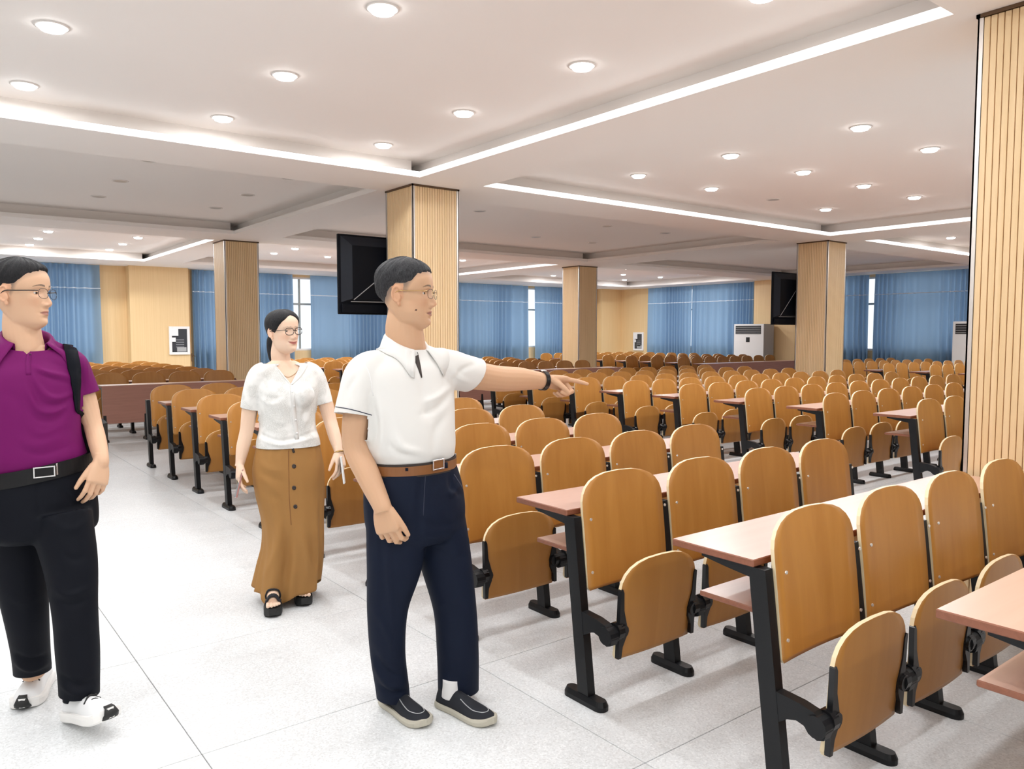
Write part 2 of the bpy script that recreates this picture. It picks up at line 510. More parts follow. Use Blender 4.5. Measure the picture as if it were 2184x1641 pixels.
# ---- columns
def column(ix, iy, label, slat_objs):
    x, y = COLS_X[ix], COLS_Y[iy]
    e = struct(empty('column', (x, y, 0)))
    e['label'] = label
    ins = .012
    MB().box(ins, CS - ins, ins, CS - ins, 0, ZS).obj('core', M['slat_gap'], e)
    cw = .026                                             # steel corner guards
    for (cx, cy) in ((0, 0), (CS, 0), (0, CS), (CS, CS)):
        sx, sy = (1 if cx == 0 else -1), (1 if cy == 0 else -1)
        b = MB()
        b.box(min(cx, cx + sx * cw), max(cx, cx + sx * cw), min(cy, cy + sy * .008), max(cy, cy + sy * .008), 0, ZS - .02)
        b.box(min(cx, cx + sx * .008), max(cx, cx + sx * .008), min(cy, cy + sy * cw), max(cy, cy + sy * cw), 0, ZS - .02)
        b.obj('corner_guard', M['steel'], e)
    b = MB()
    for (x0, x1, y0, y1) in ((-.006, CS + .006, -.006, .012), (-.006, CS + .006, CS - .012, CS + .006), (-.006, .012, -.006, CS + .006), (CS - .012, CS + .006, -.006, CS + .006)):
        b.box(x0, x1, y0, y1, ZS - .018, ZS - .001)
    b.obj('top_trim', M['brown_trim'], e)
    n = 17
    p = (CS - 2 * cw) / n
    gap = .0038
    if slat_objs:
        mx = MB().bbox(0, .016, 0, p - gap, 0, ZS - .02, .002).data('slat', M['slat_wood'])
        my = MB().bbox(0, p - gap, 0, .016, 0, ZS - .02, .002).data('slat', M['slat_wood'])
        for k in range(n):
            s = cw + k * p + gap / 2
            obj('slat', mx, e, (.002, s, 0)); obj('slat', my, e, (s, .002, 0))
            obj('slat', mx, e, (CS - .018, s, 0)); obj('slat', my, e, (s, CS - .018, 0))
    else:
        b = MB()
        for k in range(n):
            s = cw + k * p + gap / 2
            b.box(.002, .018, s, s + p - gap, 0, ZS - .02); b.box(s, s + p - gap, .002, .018, 0, ZS - .02)
            b.box(CS - .018, CS - .002, s, s + p - gap, 0, ZS - .02); b.box(s, s + p - gap, CS - .018, CS - .002, 0, ZS - .02)
        o = b.obj('slats', M['slat_wood'], e); o['kind'] = 'stuff'
    return e
column(0, 0, 'wood-slatted square column at the right edge of the picture', True)
column(0, 1, 'wood-slatted square column behind the pointing man', True)
column(1, 1, 'wood-slatted column on the right with a television behind it', False)
column(0, 2, 'shaded square column behind the woman', False)
column(1, 2, 'farthest shaded square column at the rear middle', False)

# ---- televisions hung behind the columns, backs to us
def television(cx, y, w, h, zc, label):
    t = tag(empty('television', (cx, y, zc)), label, 'television', 'televisions hung on the columns')
    b = MB()
    b.bbox(-w / 2, w / 2, 0, .035, -h / 2, h / 2, .006)
    b.obj('screen_panel', M['tv_black'], t)
    s = MB()                                        # raised back shell with bevelled sides
    o = [(-w / 2 + .03, -h / 2 + .13), (w / 2 - .03, -h / 2 + .13), (w / 2 - .03, h / 2 - .02), (-w / 2 + .03, h / 2 - .02)]
    i = [(-w / 2 + .14, -h / 2 + .17), (w / 2 - .14, -h / 2 + .17), (w / 2 - .14, h / 2 - .12), (-w / 2 + .14, h / 2 - .12)]
    v = [(a, 0, c) for a, c in o] + [(a, -.055, c) for a, c in i]
    s.add(v, [(4, 5, 6, 7)], 0)
    s.add(v, [(0, 1, 5, 4), (1, 2, 6, 5), (2, 3, 7, 6), (3, 0, 4, 7)], 1)
    s.obj('back_shell', [M['tv_black'], M['tv_bevel']], t)
    MB().bbox(-w / 2 + .03, w / 2 - .03, -.03, 0, -h / 2 + .015, -h / 2 + .11, .006).obj('speaker_bar', M['tv_black'], t)
    MB().tube([(-w / 2 + .15, -.06, -h / 2 + .155), (-.25, -.062, .02), (-.13, -.06, .14)], .005, 6).obj('power_cable', M['cable'], t)
    MB().tube([(-w / 2 + .12, -.05, -h / 2 + .135), (.0, -.05, -h / 2 + .14)], .005, 6).obj('signal_cable', M['cable'], t)
    MB().bbox(-.12, .12, -.16, -.05, -.12, .12, .006).obj('wall_bracket', M['black_metal'], t)
    return t
television(4.465, 7.79, 1.56, .86, 2.095, 'black television seen from behind on the central column')
television(12.36, 7.79, 1.44, .90, 2.06, 'black television seen from behind on the right column')

# ---- floor-standing air conditioners
def air_conditioner(x, y, label):
    t = tag(empty('air_conditioner', (x, y, 0)), label, 'air conditioner', 'floor-standing air conditioners')
    w, d, h = 1.0, .5, 1.74
    MB().bbox(.012, d, 0, w, 0, h, .01).obj('cabinet', M['ac_side'], t)
    MB().bbox(0, .02, 0, w, .12, h, .006).obj('front_panel', M['ac_white'], t)
    MB().bbox(.0, .06, 0.01, w - .01, 0, .115, .006).obj('base_panel', M['ac_white'], t)
    MB().box(-.004, .004, .09, w - .06, 1.45, 1.69).obj('air_outlet', M['ac_dark'], t)
    for k in range(4):
        MB().bbox(-.012, .0, .1, w - .07, 1.475 + k * .055, 1.487 + k * .055, .002).obj('vent_louver', M['ac_side'], t)
    MB().bbox(-.006, .002, .46, .58, 1.22, 1.36, .002).obj('control_panel', M['ac_dark'], t)
    for k in range(2):
        MB().box(-.003, .002, .05, w - .05, .40 + k * .06, .412 + k * .06).obj('intake_slot', M['ac_side'], t)
    return t
air_conditioner(19.06, 13.02, 'white floor-standing air conditioner in front of the blue curtain')
air_conditioner(19.06, 7.0, 'white floor-standing air conditioner half hidden by the slatted column')

# ---- hydrant cabinets on the wall
def cabinet(loc, axis, w, h, label):
    t = tag(empty('hydrant_cabinet', loc, 0 if axis == 'x' else math.pi / 2), label, 'wall cabinet')
    if axis == 'y': t.rotation_euler = (0, 0, -math.pi / 2)
    b = MB()
    f = .06
    b.bbox(-w / 2, -w / 2 + f, -.05, .0, -h / 2, h / 2); b.bbox(w / 2 - f, w / 2, -.05, .0, -h / 2, h / 2)
    b.bbox(-w / 2 + f, w / 2 - f, -.05, .0, -h / 2, -h / 2 + f); b.bbox(-w / 2 + f, w / 2 - f, -.05, .0, h / 2 - f, h / 2)
    b.obj('cabinet_frame', M['white_frame'], t)
    MB().box(-w / 2 + f, w / 2 - f, -.03, -.005, -h / 2 + f, h / 2 - f).obj('cabinet_glass', M['dark_glass'], t)
    MB().box(-w / 2 + .005, -w / 2 + .2, -.055, -.05, h / 2 - .22, h / 2 - .05).obj('paper_notice', M['paper'], t)
    MB().box(-w / 2 + .01, -w / 2 + .14, -.056, -.051, -.03, .07).obj('paper_notice', M['paper'], t)
    for k in range(4):
        MB().box(-.08, .1, -.034, -.03, -.16 + k * .055, -.14 + k * .055).obj('printed_line', M['grey_print'], t)
    MB().box(-.06, w / 2 - f - .02, -.034, -.03, -h / 2 + f + .01, -h / 2 + f + .11).obj('label_plate', M['ac_side'], t)
cabinet((5.06, 19.28, 1.30), 'x', .46, .66, 'white-framed hydrant cabinet on the wood pier at left')
cabinet((19.92, 18.55, 1.2), 'y', .46, .62, 'white-framed hydrant cabinet near the far room corner')

# ---- curtains
def curtain(axis, c, a, b, label, seed, z0=.06, z1=2.985, amp=.08, period=.17):
    r = np.random.default_rng(seed)
    n = max(24, int((b - a) / .016))
    s = np.linspace(a, b, n)
    ph = np.cumsum(1 + .55 * np.sin(np.linspace(0, 9 * (b - a) / 3, n) + seed)) / n * (b - a) / period * 2 * np.pi
    base = np.sin(ph + .6 * np.sin(s * 5.3 + seed)) * amp * (0.6 + .4 * np.sin(s * 2.3 + seed)) + .016 * np.sin(s * 23 + seed * 2)
    zs = np.array([z1, z1 - .12, 2.47, 2.0, 1.3, .7, z0])
    k = np.array([.75, .9, .95, 1.0, 1.08, 1.15, 1.2])
    V, Fc = [], []
    for zi, z in enumerate(zs):
        sh = .02 * np.sin(s * 3.1 + zi * .5) * zi / 6
        for q in range(n):
            d = base[q] * k[zi] + .01
            V.append((s[q] + sh[q], c - d, z) if axis == 'x' else (c - d, s[q] + sh[q], z))
    for zi in range(len(zs) - 1):
        for q in range(n - 1):
            u = zi * n + q
            Fc.append((u, u + 1, u + n + 1, u + n))
    o = obj('curtain', mesh_data('curtain', V, Fc, M['curtain'], smooth=True))
    tag(o, label, 'curtain', 'blue window curtains')
    tv, tf = [], []
    for q in range(n):
        for zz in (2.455, 2.477):
            d = base[q] * .95 + .034
            tv.append((s[q], c - d, zz) if axis == 'x' else (c - d, s[q], zz))
    for q in range(n - 1): tf.append((2 * q, 2 * q + 2, 2 * q + 3, 2 * q + 1))
    obj('header_tape', mesh_data('header_tape', tv, tf, M['curtain_tape'], smooth=True), o)
    return o
curtain('x', 19.50, 0.1, 3.46, 'blue curtain on the back wall, left of the wood pier', 1)
curtain('x', 19.50, 5.43, 7.92, 'blue curtain between the wood pier and the bare window strip', 2)
curtain('x', 19.50, 8.42, 11.1, 'blue curtain right of the bare window strip, behind the television', 3)
curtain('x', 19.50, 13.0, 15.75, 'blue curtain just right of the central column', 4)
curtain('x', 19.50, 16.02, 18.5, 'blue curtain beside the farthest column', 5)
curtain('y', 19.80, 16.17, 18.03, 'blue curtain next to the far corner, left of a pair', 6)
curtain('y', 19.80, 13.84, 16.14, 'blue curtain behind the air conditioner, right of a pair', 7)
curtain('y', 19.80, 10.37, 11.9, 'dark blue curtain just right of the column with the television', 8)
curtain('y', 19.80, 6.3, 10.24, 'wide dark blue curtain on the right side wall', 9)
# blind board behind the curtains at the wall tops

# ------------------------------------------------------------------ seating rows
PITCH_X, ROW_D = 0.512, 0.865
def grid_panel(w, h, arch, bot, thick, bend, lean, nx=10, nz=12):
    """plywood panel with an arched top: laminate faces, pale edge; y = thickness direction"""
    ts = np.concatenate([np.linspace(0, bot, 3), np.linspace(bot, 1 - arch, nz - 8)[1:], 1 - arch + arch * np.sin(np.linspace(0, np.pi / 2, 8))[1:]])
    V, Fc, mi = [], [], []
    S = np.linspace(-1, 1, nx + 1)
    def hw(t):
        if t < bot:
            q = 1 - t / bot
            return w / 2 * (1 - .05 * q ** 4)
        if t > 1 - arch:
            q = (t - (1 - arch)) / arch
            return w / 2 * max(.02, (max(0.0, 1 - q ** 2.5)) ** (1 / 2.7))
        return w / 2
    nt = len(ts)
    for side in (0, 1):
        for t in ts:
            for s in S:
                x = s * hw(t)
                y = bend * (1 - (x / (w / 2)) ** 2) + lean(t) + (thick if side else 0)
                V.append((x, y, t * h))
    n1 = nx + 1
    for i in range(nt - 1):
        for j in range(nx):
            a = i * n1 + j
            Fc.append((a, a + 1, a + n1 + 1, a + n1)); mi.append(0)
            b = a + nt * n1
            Fc.append((b, b + n1, b + n1 + 1, b + 1)); mi.append(1)
    loop = [j for j in range(n1)] + [i * n1 + nx for i in range(1, nt)] + [(nt - 1) * n1 + j for j in range(nx - 1, -1, -1)] + [i * n1 for i in range(nt - 2, 0, -1)]
    for a, b in zip(loop, loop[1:] + loop[:1]):
        Fc.append((b, a, a + nt * n1, b + nt * n1)); mi.append(2)
    return V, Fc, mi

# backrest (local: x centre of the seat, y/z of the row)
V, Fc, mi = grid_panel(.466, .452, .29, .06, .013, .012, lambda t: .0 + .052 * t + .018 * (t - .45) ** 2)
mb = MB(); mb.v, mb.f, mb.m = list(map(tuple, V)), list(Fc), list(mi)
for sx in (-1, 1):
    for z, y in ((.075, .007), (.285, .018)):
        mb.cyl((sx * .217, y + .001 - .010, z), .0058, -.004, 'y', 8, 3)
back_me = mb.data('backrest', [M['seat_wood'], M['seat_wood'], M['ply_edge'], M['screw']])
back_me.polygons.foreach_set('use_smooth', np.array([m < 2 for m in mb.m])); back_me.update()
# folded seat: we look at its underside
V, Fc, mi = grid_panel(.440, .387, .36, .08, .014, -.010, lambda t: -.010 * math.sin(t * math.pi) - .012 * t)
seat_body = (V, Fc, mi)
def bracket_poly(s):
    return [(s * .0, -.105), (s * .017, -.105), (s * .022, -.06), (s * .040, -.025), (s * .044, .012), (s * .034, .045), (s * .022, .085), (s * .018, .155), (s * .010, .170), (s * .0, .165)]
def seat_mesh(with_hinge):
    mb = MB(); mb.v, mb.f, mb.m = list(map(tuple, seat_body[0])), list(seat_body[1]), list(seat_body[2])
    if with_hinge:
        for s in (-1, 1): hinge_into(mb, s)
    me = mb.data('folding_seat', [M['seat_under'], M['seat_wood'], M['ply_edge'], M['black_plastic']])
    me.polygons.foreach_set('use_smooth', np.array([m < 2 for m in mb.m])); me.update()
    return me
def hinge_into(mb, s, mi=3):
    poly = [(s * (-.222) + p[0], .115 + p[1]) for p in (bracket_poly(s))]
    if s > 0: poly = poly[::-1]
    mb.prism(poly, 'y', -.022, -.004, mi)
    mb.cyl((s * -.206 , -.032, .12), .026, .020, 'y', 12, mi)
    mb.cyl((s * -.236, -.006, .12), .034, s * .03, 'x', 12, mi)
seat_me, seat_far_me = seat_mesh(False), seat_mesh(True)
hinge_me = {}
for s in (-1, 1):
    mb = MB(); hinge_into(mb, s, 0); hinge_me[s] = mb.data('hinge', M['black_plastic'])
# post, foot, seat arm, desk bracket (local origin at the foot centre)
def post_into(mb):
    lo, hi = -.004, .085
    hw, d = .019, .030
    v = [(-hw, lo - d, .02), (hw, lo - d, .02), (hw, lo + d, .02), (-hw, lo + d, .02), (-hw, hi - d, .728), (hw, hi - d, .728), (hw, hi + d, .728), (-hw, hi + d, .728)]
    mb.add(v, [(0, 3, 2, 1), (4, 5, 6, 7), (0, 1, 5, 4), (1, 2, 6, 5), (2, 3, 7, 6), (3, 0, 4, 7)])
def foot_into(mb):
    n, hw, L = 8, .030, .112
    def outline(k):
        pts = []
        for c, a0 in ((L - hw, -90), (-(L - hw), 90)):
            for i in range(n + 1):
                a = math.radians(a0 + 180 * i / n)
                pts.append((hw * k * -math.sin(a) * -1 * 0 + hw * k * math.cos(a + math.pi / 2) * -1, c + hw * k * math.cos(a)) if False else (hw * k * math.sin(a), c + hw * k * math.cos(a)))
        return pts
    base, top = outline(1.0), outline(.72)
    m = len(base)
    v = [(x, y, 0) for x, y in base] + [(x, y, .018) for x, y in base] + [(x, y, .036) for x, y in top]
    f = [tuple(range(m))[::-1], tuple(range(2 * m, 3 * m))]
    for r in range(2):
        f += [(r * m + i, r * m + (i + 1) % m, (r + 1) * m + (i + 1) % m, (r + 1) * m + i) for i in range(m)]
    mb.add(v, f)
arm_poly = [(.02, .365), (-.02, .362), (-.07, .358), (-.115, .348), (-.148, .328), (-.158, .30), (-.150, .276), (-.128, .268), (-.105, .278), (-.085, .296), (-.06, .302), (-.03, .293), (.0, .272), (.02, .262)]
def arm_into(mb):
    mb.prism(arm_poly[::-1], 'x', -.018, .018)
    mb.cyl((-.024, -.125, .308), .034, .048, 'x', 14)
def brk_into(mb):
    mb.prism([(.06, .728), (.06, .690), (.12, .694), (.20, .704), (.30, .719), (.30, .728)], 'x', -.014, .014)
def single(fn, name):
    mb = MB(); fn(mb); return mb.data(name, M['black_metal'])
post_me, foot_me, arm_me, brk_me = single(post_into, 'post'), single(foot_into, 'foot'), single(arm_into, 'seat_arm'), single(brk_into, 'desk_bracket')
def combo(fns):
    mb = MB()
    for fn in fns: fn(mb)
    return mb.data('post', M['black_metal'])
post_far_me, post_far_end_me = combo([post_into, foot_into, arm_into, brk_into]), combo([post_into, foot_into, arm_into])
front_post_me = combo([post_into, foot_into, brk_into])
def board(n, y0, y1, z1, t, name, x_over=.022):
    L = n * PITCH_X
    mb = MB()
    x0, x1 = -x_over, L + x_over
    mb.bbox(x0, x1, y0, y1, z1 - t, z1, .003, 1)
    mb.m = [0 if all(abs(mb.v[i][2] - z1) < 1e-6 for i in f) else 1 for f in mb.f]
    return mb.data(name, [M['desk_top'], M['desk_edge']])
boards = {}
def get_board(n, kind):
    if (n, kind) not in boards:
        boards[(n, kind)] = board(n, .095, .42, .752, .024, 'desktop') if kind == 'desktop' else board(n, .10, .335, .585, .018, 'under_shelf', -.022)
    return boards[(n, kind)]

def seat_row(x, yf, n, label, group, desk=True, fine=False):
    e = tag(empty('seating_row', (x, yf, 0)), label, 'bench row', group)
    if desk:
        obj('desktop', get_board(n, 'desktop'), e)
        obj('under_shelf', get_board(n, 'shelf'), e)
    for i in range(n + 1):
        if fine:
            p = obj('post', post_me, e, (i * PITCH_X, 0, 0))
            obj('foot', foot_me, p); obj('seat_arm', arm_me, p)
            if desk: obj('desk_bracket', brk_me, p)
        else:
            obj('post', post_far_me if desk else post_far_end_me, e, (i * PITCH_X, 0, 0))
    for i in range(n):
        cx = (i + .5) * PITCH_X
        obj('backrest', back_me, e, (cx, .012, .435))
        tilt = (0.0 if not fine else RNG.uniform(-.03, .05))
        s = obj('folding_seat', seat_me if fine else seat_far_me, e, (cx, -.118, .195 + (RNG.uniform(-.004, .006))), (tilt, 0, 0))
        if fine:
            for q in (-1, 1): obj('hinge', hinge_me[q], s)
    return e

XB = [2.065, 6.76, 14.75]
NB = [4, 10, 8]
def yfoot(k): return 1.32 + ROW_D * k
NEARLAB = {-1: 'foremost four-seat row, mostly cut off by the right picture edge', 0: 'four-seat row nearest the camera with all seats showing, beside the slatted column',
           1: 'four-seat row second from the front, its desk end beside the pointing man', 2: 'four-seat row third from the front, just right of the pointing man',
           3: 'four-seat row behind the pointing man, fourth from the front', 4: 'four-seat row right behind the woman and pointing man, fifth from the front',
           5: 'four-seat row at the woman\'s skirt, sixth from the front', 6: 'four-seat row left of the woman, fourth from its rear end',
           7: 'four-seat row left of the woman, third from its rear end', 8: 'four-seat row left of the woman, second from its rear end',
           9: 'rearmost four-seat row left of the woman, without a desk behind'}
for k in range(-1, 10):
    seat_row(XB[0], yfoot(k), 4, NEARLAB[k], 'four-seat rows along the walkway', desk=(k < 9), fine=(k <= 3))
for k in range(2, 10):
    seat_row(XB[1], yfoot(k), 10, 'ten-seat amber row across the aisle, %s from the front of the middle block' % ORD[k - 2], 'ten-seat rows of the middle block', desk=(k < 9))
for k in range(3, 10):
    seat_row(XB[2], yfoot(k), 8, 'eight-seat amber row by the right curtains, %s from the front' % ORD[k - 3], 'eight-seat rows of the right block', desk=(k < 9))

# rear section: a front desk with a modesty panel, then rows
def front_desk(x, y, n, label):
    e = tag(empty('front_desk', (x, y, 0)), label, 'desk', 'front desks of the rear section')
    obj('desktop', get_board(n, 'desktop'), e); obj('under_shelf', get_board(n, 'shelf'), e)
    L = n * PITCH_X
    mb = MB().bbox(-.025, L + .025, .028, .046, .24, .752, .003)
    obj('modesty_panel', mb.data('modesty_panel', M['panel_red']), e)
    for i in range(n + 1): obj('post', front_post_me, e, (i * PITCH_X, .02, 0))
YB = 11.56
BL = ['left block', 'middle block', 'right block']
for b in range(3):
    front_desk(XB[b], YB, NB[b], 'reddish front desk with a full modesty panel, %s of the rear section' % BL[b])
    for k in range(1, 8):
        seat_row(XB[b], YB + ROW_D * k, NB[b], '%s-seat row in the rear %s, %s behind its front desk' % ({4: 'four', 10: 'ten', 8: 'eight'}[NB[b]], BL[b], ORD[k - 1]),
                 'rows of the rear section', desk=(k < 7))

# ------------------------------------------------------------------ people: tools
from mathutils.bvhtree import BVHTree
CAMP = np.array([0, 0, CAM_H])
_c, _s = math.cos(PITCH), math.sin(PITCH)
def at(u, v, dep):
    """world point seen at photo pixel (u, v), `dep` metres in front of the camera"""
    x, y = (u - W_ / 2) / F_PX, -(v - H_ / 2) / F_PX
    up, fw = y * _c - _s, _c + y * _s
    d = fw * Fwd + x * Rgt + up * UpV
    return CAMP + d * (dep / fw)
def to_px(P):
    q = np.asarray(P) - CAMP
    fw, r, up = q @ Fwd, q @ Rgt, q[..., 2]
    z = fw * _c - up * _s; y = up * _c + fw * _s
    return np.stack([W_ / 2 + F_PX * r / z, H_ / 2 - F_PX * y / z], -1)
def heading(deg):
    """horizontal unit vector: 0 = towards the camera, 90 = to the photo's right"""
    a = math.radians(deg)
    return math.sin(a) * Rgt - math.cos(a) * Fwd

def ell(c, axes, r, n=16, m=10):
    """ellipsoid: centre, 3 axis vectors (rows), 3 radii"""
    th = np.linspace(0, np.pi, m + 1)[1:-1]
    ph = np.linspace(0, 2 * np.pi, n, endpoint=False)
    axes = np.asarray(axes, float)
    pts = [np.array([0, 0, 1.0])]
    for t in th:
        for p in ph: pts.append(np.array([math.sin(t) * math.cos(p), math.sin(t) * math.sin(p), math.cos(t)]))
    pts.append(np.array([0, 0, -1.0]))
    V = np.asarray(c) + (np.array(pts) * np.asarray(r)) @ axes
    F = []
    for j in range(n): F.append((0, 1 + j, 1 + (j + 1) % n))
    for i in range(m - 2):
        for j in range(n):
            a, b = 1 + i * n + j, 1 + i * n + (j + 1) % n
            F.append((a, a + n, b + n, b))
    L = 1 + (m - 2) * n
    for j in range(n): F.append((len(V) - 1, L + (j + 1) % n, L + j))
    return V, F

def body_tube(keys, L, f, n=32, k=None, expo=2.2):
    """horizontal cross-sections; keys rows: centre(3), half lateral, half depth"""
    K = np.array([[*c, a, b] for c, a, b in keys], float)
    K = resample(K, k or len(keys) * 5)
    ang = np.linspace(0, 2 * np.pi, n, endpoint=False)
    ca, sa = np.cos(ang), np.sin(ang)
    ca = np.sign(ca) * np.abs(ca) ** (2 / expo); sa = np.sign(sa) * np.abs(sa) ** (2 / expo)
    R = K[:, None, :3] + K[:, None, 3:4] * ca[None, :, None] * L + K[:, None, 4:5] * sa[None, :, None] * f
    return rings_geo(R)
def limb(pts, radii, n=18, k=None, flat=1.0, ref=None):
    K = np.array([[*p, r] for p, r in zip(pts, radii)], float)
    K = resample(K, k or len(pts) * 6)
    return tube_geo(K[:, :3], K[:, 3], K[:, 3] * flat, n, ref)

def remesh(geos, voxel, smooth=3, name='tmp'):
    """union of closed shells as one continuous surface; returns verts (N,3) and faces"""
    V, F, k = [], [], 0
    for v, f in geos:
        V.append(np.asarray(v)); F += [tuple(int(i) + k for i in q) for q in f]; k += len(v)
    me = bpy.data.meshes.new(name)
    me.from_pydata([tuple(map(float, q)) for q in np.concatenate(V)], [], F)
    bm = bmesh.new(); bm.from_mesh(me)
    bm.normal_update()
    bm.to_mesh(me); bm.free()
    o = bpy.data.objects.new(name, me); C.objects.link(o)
    md = o.modifiers.new('r', 'REMESH'); md.mode = 'VOXEL'; md.voxel_size = voxel
    dg = bpy.context.evaluated_depsgraph_get()
    ev = o.evaluated_get(dg); em = ev.to_mesh()
    N = len(em.vertices)
    P = np.empty(N * 3); em.vertices.foreach_get('co', P); P = P.reshape(-1, 3)
    ls = np.empty(len(em.loops), dtype=np.int64); em.loops.foreach_get('vertex_index', ls)
    st = np.empty(len(em.polygons), dtype=np.int64); em.polygons.foreach_get('loop_start', st)
    ct = np.empty(len(em.polygons), dtype=np.int64); em.polygons.foreach_get('loop_total', ct)
    ed = np.empty(len(em.edges) * 2, dtype=np.int64); em.edges.foreach_get('vertices', ed); ed = ed.reshape(-1, 2)
    ev.to_mesh_clear()
    bpy.data.objects.remove(o); bpy.data.meshes.remove(me)
    faces = [ls[a:a + c].tolist() for a, c in zip(st, ct)]
    P = laplace(P, ed, smooth)
    return P, faces, ed
def laplace(P, ed, it, lam=0.55):
    deg = np.bincount(ed.ravel(), minlength=len(P)).astype(float)[:, None]
    for _ in range(it):
        S = np.zeros_like(P)
        for a, b in ((0, 1), (1, 0)):
            for c in range(3): S[:, c] += np.bincount(ed[:, a], weights=P[ed[:, b], c], minlength=len(P))
        P = P + lam * (S / np.maximum(deg, 1) - P)
    return P
def vnormals(P, faces):
    Nn = np.zeros_like(P)
    q = np.array([(f[0], f[1], f[2], f[-1]) for f in faces])
    n = np.cross(P[q[:, 2]] - P[q[:, 0]], P[q[:, 3]] - P[q[:, 1]])
    for c in range(4):
        for d in range(3): Nn[:, d] += np.bincount(q[:, c], weights=n[:, d], minlength=len(P))
    return norm(Nn)
def torso_test(keys, L, f, lim=1.045, expo=2.2):
    K = resample(np.array([[*c, a, b] for c, a, b in keys], float), 60)
    K = K[np.argsort(K[:, 2])]
    def test(p):
        c = [np.interp(p[2], K[:, 2], K[:, i]) for i in (0, 1, 3, 4)]
        d = np.array([p[0] - c[0], p[1] - c[1], 0.0])
        return (abs(d @ L / c[2]) ** expo + abs(d @ f / c[3]) ** expo) ** (1 / expo) < lim
    return test
def cut(P, faces, planes):
    """remove what lies beyond planes given as (point, outward normal, centre, radius): clean open hems"""
    bm = bmesh.new()
    vs = [bm.verts.new(p) for p in P]
    for f in faces:
        try: bm.faces.new([vs[i] for i in f])
        except ValueError: pass
    for pl in planes:
        p, n, c, r = Vector(pl[0]), Vector(pl[1]), Vector(pl[2]), pl[3]
        keep = pl[4] if len(pl) > 4 else (lambda q: False)
        fs = [f for f in bm.faces if (f.calc_center_median() - c).length < r and not keep(f.calc_center_median())]
        es = {e for f in fs for e in f.edges}; ws = {v for f in fs for v in f.verts}
        bmesh.ops.bisect_plane(bm, geom=list(ws) + list(es) + fs, plane_co=p, plane_no=n, dist=1e-5, clear_outer=False)
        dele = [f for f in bm.faces if (f.calc_center_median() - c).length < r * 1.02 and (f.calc_center_median() - p).dot(n) > 1e-6 and not keep(f.calc_center_median())]
        bmesh.ops.delete(bm, geom=dele, context='FACES')
    loose = [v for v in bm.verts if not v.link_faces]
    bmesh.ops.delete(bm, geom=loose, context='VERTS')
    bm.verts.index_update()
    P2 = np.array([v.co for v in bm.verts]); F2 = [[v.index for v in f.verts] for f in bm.faces]
    bm.free()
    return P2, F2
def vcut(P, faces, apex, e1, e2, f, r, lo=.0):
    """clean V neckline: open what lies between two edge directions above the apex, on the front side"""
    apex = np.asarray(apex)
    n1, n2 = norm(np.cross(f, e1)), norm(np.cross(e2, f))
    mid = norm(e1) + norm(e2)
    if n1 @ mid < 0: n1 = -n1
    if n2 @ mid < 0: n2 = -n2
    bm = bmesh.new()
    vs = [bm.verts.new(p) for p in P]
    for q in faces:
        try: bm.faces.new([vs[i] for i in q])
        except ValueError: pass
    bm.normal_update()
    fv = Vector(f)
    def region(q): return (q.calc_center_median() - Vector(apex)).length < r and q.normal.dot(fv) > lo
    for n in (n1, n2):
        fs = [q for q in bm.faces if region(q)]
        es = {e for q in fs for e in q.edges}; ws = {v for q in fs for v in q.verts}
        bmesh.ops.bisect_plane(bm, geom=list(ws) + list(es) + fs, plane_co=Vector(apex), plane_no=Vector(n), dist=1e-5)
        bm.normal_update()
    dele = [q for q in bm.faces if region(q) and all((np.array(q.calc_center_median()) - apex) @ n > 1e-6 for n in (n1, n2))]
    bmesh.ops.delete(bm, geom=dele, context='FACES')
    bmesh.ops.delete(bm, geom=[v for v in bm.verts if not v.link_faces], context='VERTS')
    bm.verts.index_update()
    P2 = np.array([v.co for v in bm.verts]); F2 = [[v.index for v in q.verts] for q in bm.faces]
    bm.free()
    return P2, F2
def uncap(P, faces, c, r, n, lim=.5):
    """open the capped end of a garment tube"""
    Pn = np.asarray(P); out = []
    for q in faces:
        a, b, d = Pn[q[0]], Pn[q[1]], Pn[q[-1]]
        m = Pn[q].mean(0)
        if np.linalg.norm(m - c) < r:
            k = np.cross(b - a, d - a); k = k / (np.linalg.norm(k) + 1e-12)
            if abs(k @ n) > lim: continue
        out.append(q)
    return P, out
def plate(b, u, v, w, h, t, m, name, parent, off=0.0, hollow=0.0):
    """flat rectangular fitting sitting on a surface"""
    p, n = cast(b, u, v, 0)
    n = norm(n * (1, 1, .3)); x = norm(np.cross(UpV, n)); y = np.cross(n, x)
    A = np.stack([x, y, n])
    mb = MB()
    if hollow:
        k = hollow
        for (x0, x1, y0, y1) in ((-w / 2, -w / 2 + k, -h / 2, h / 2), (w / 2 - k, w / 2, -h / 2, h / 2), (-w / 2 + k, w / 2 - k, -h / 2, -h / 2 + k), (-w / 2 + k, w / 2 - k, h / 2 - k, h / 2)):
            mb.bbox(x0, x1, y0, y1, off, off + t, .001)
    else: mb.bbox(-w / 2, w / 2, -h / 2, h / 2, off, off + t, .0015)
    return obj(name, mesh_data(name, p + np.array(mb.v) @ A, mb.f, m), parent)
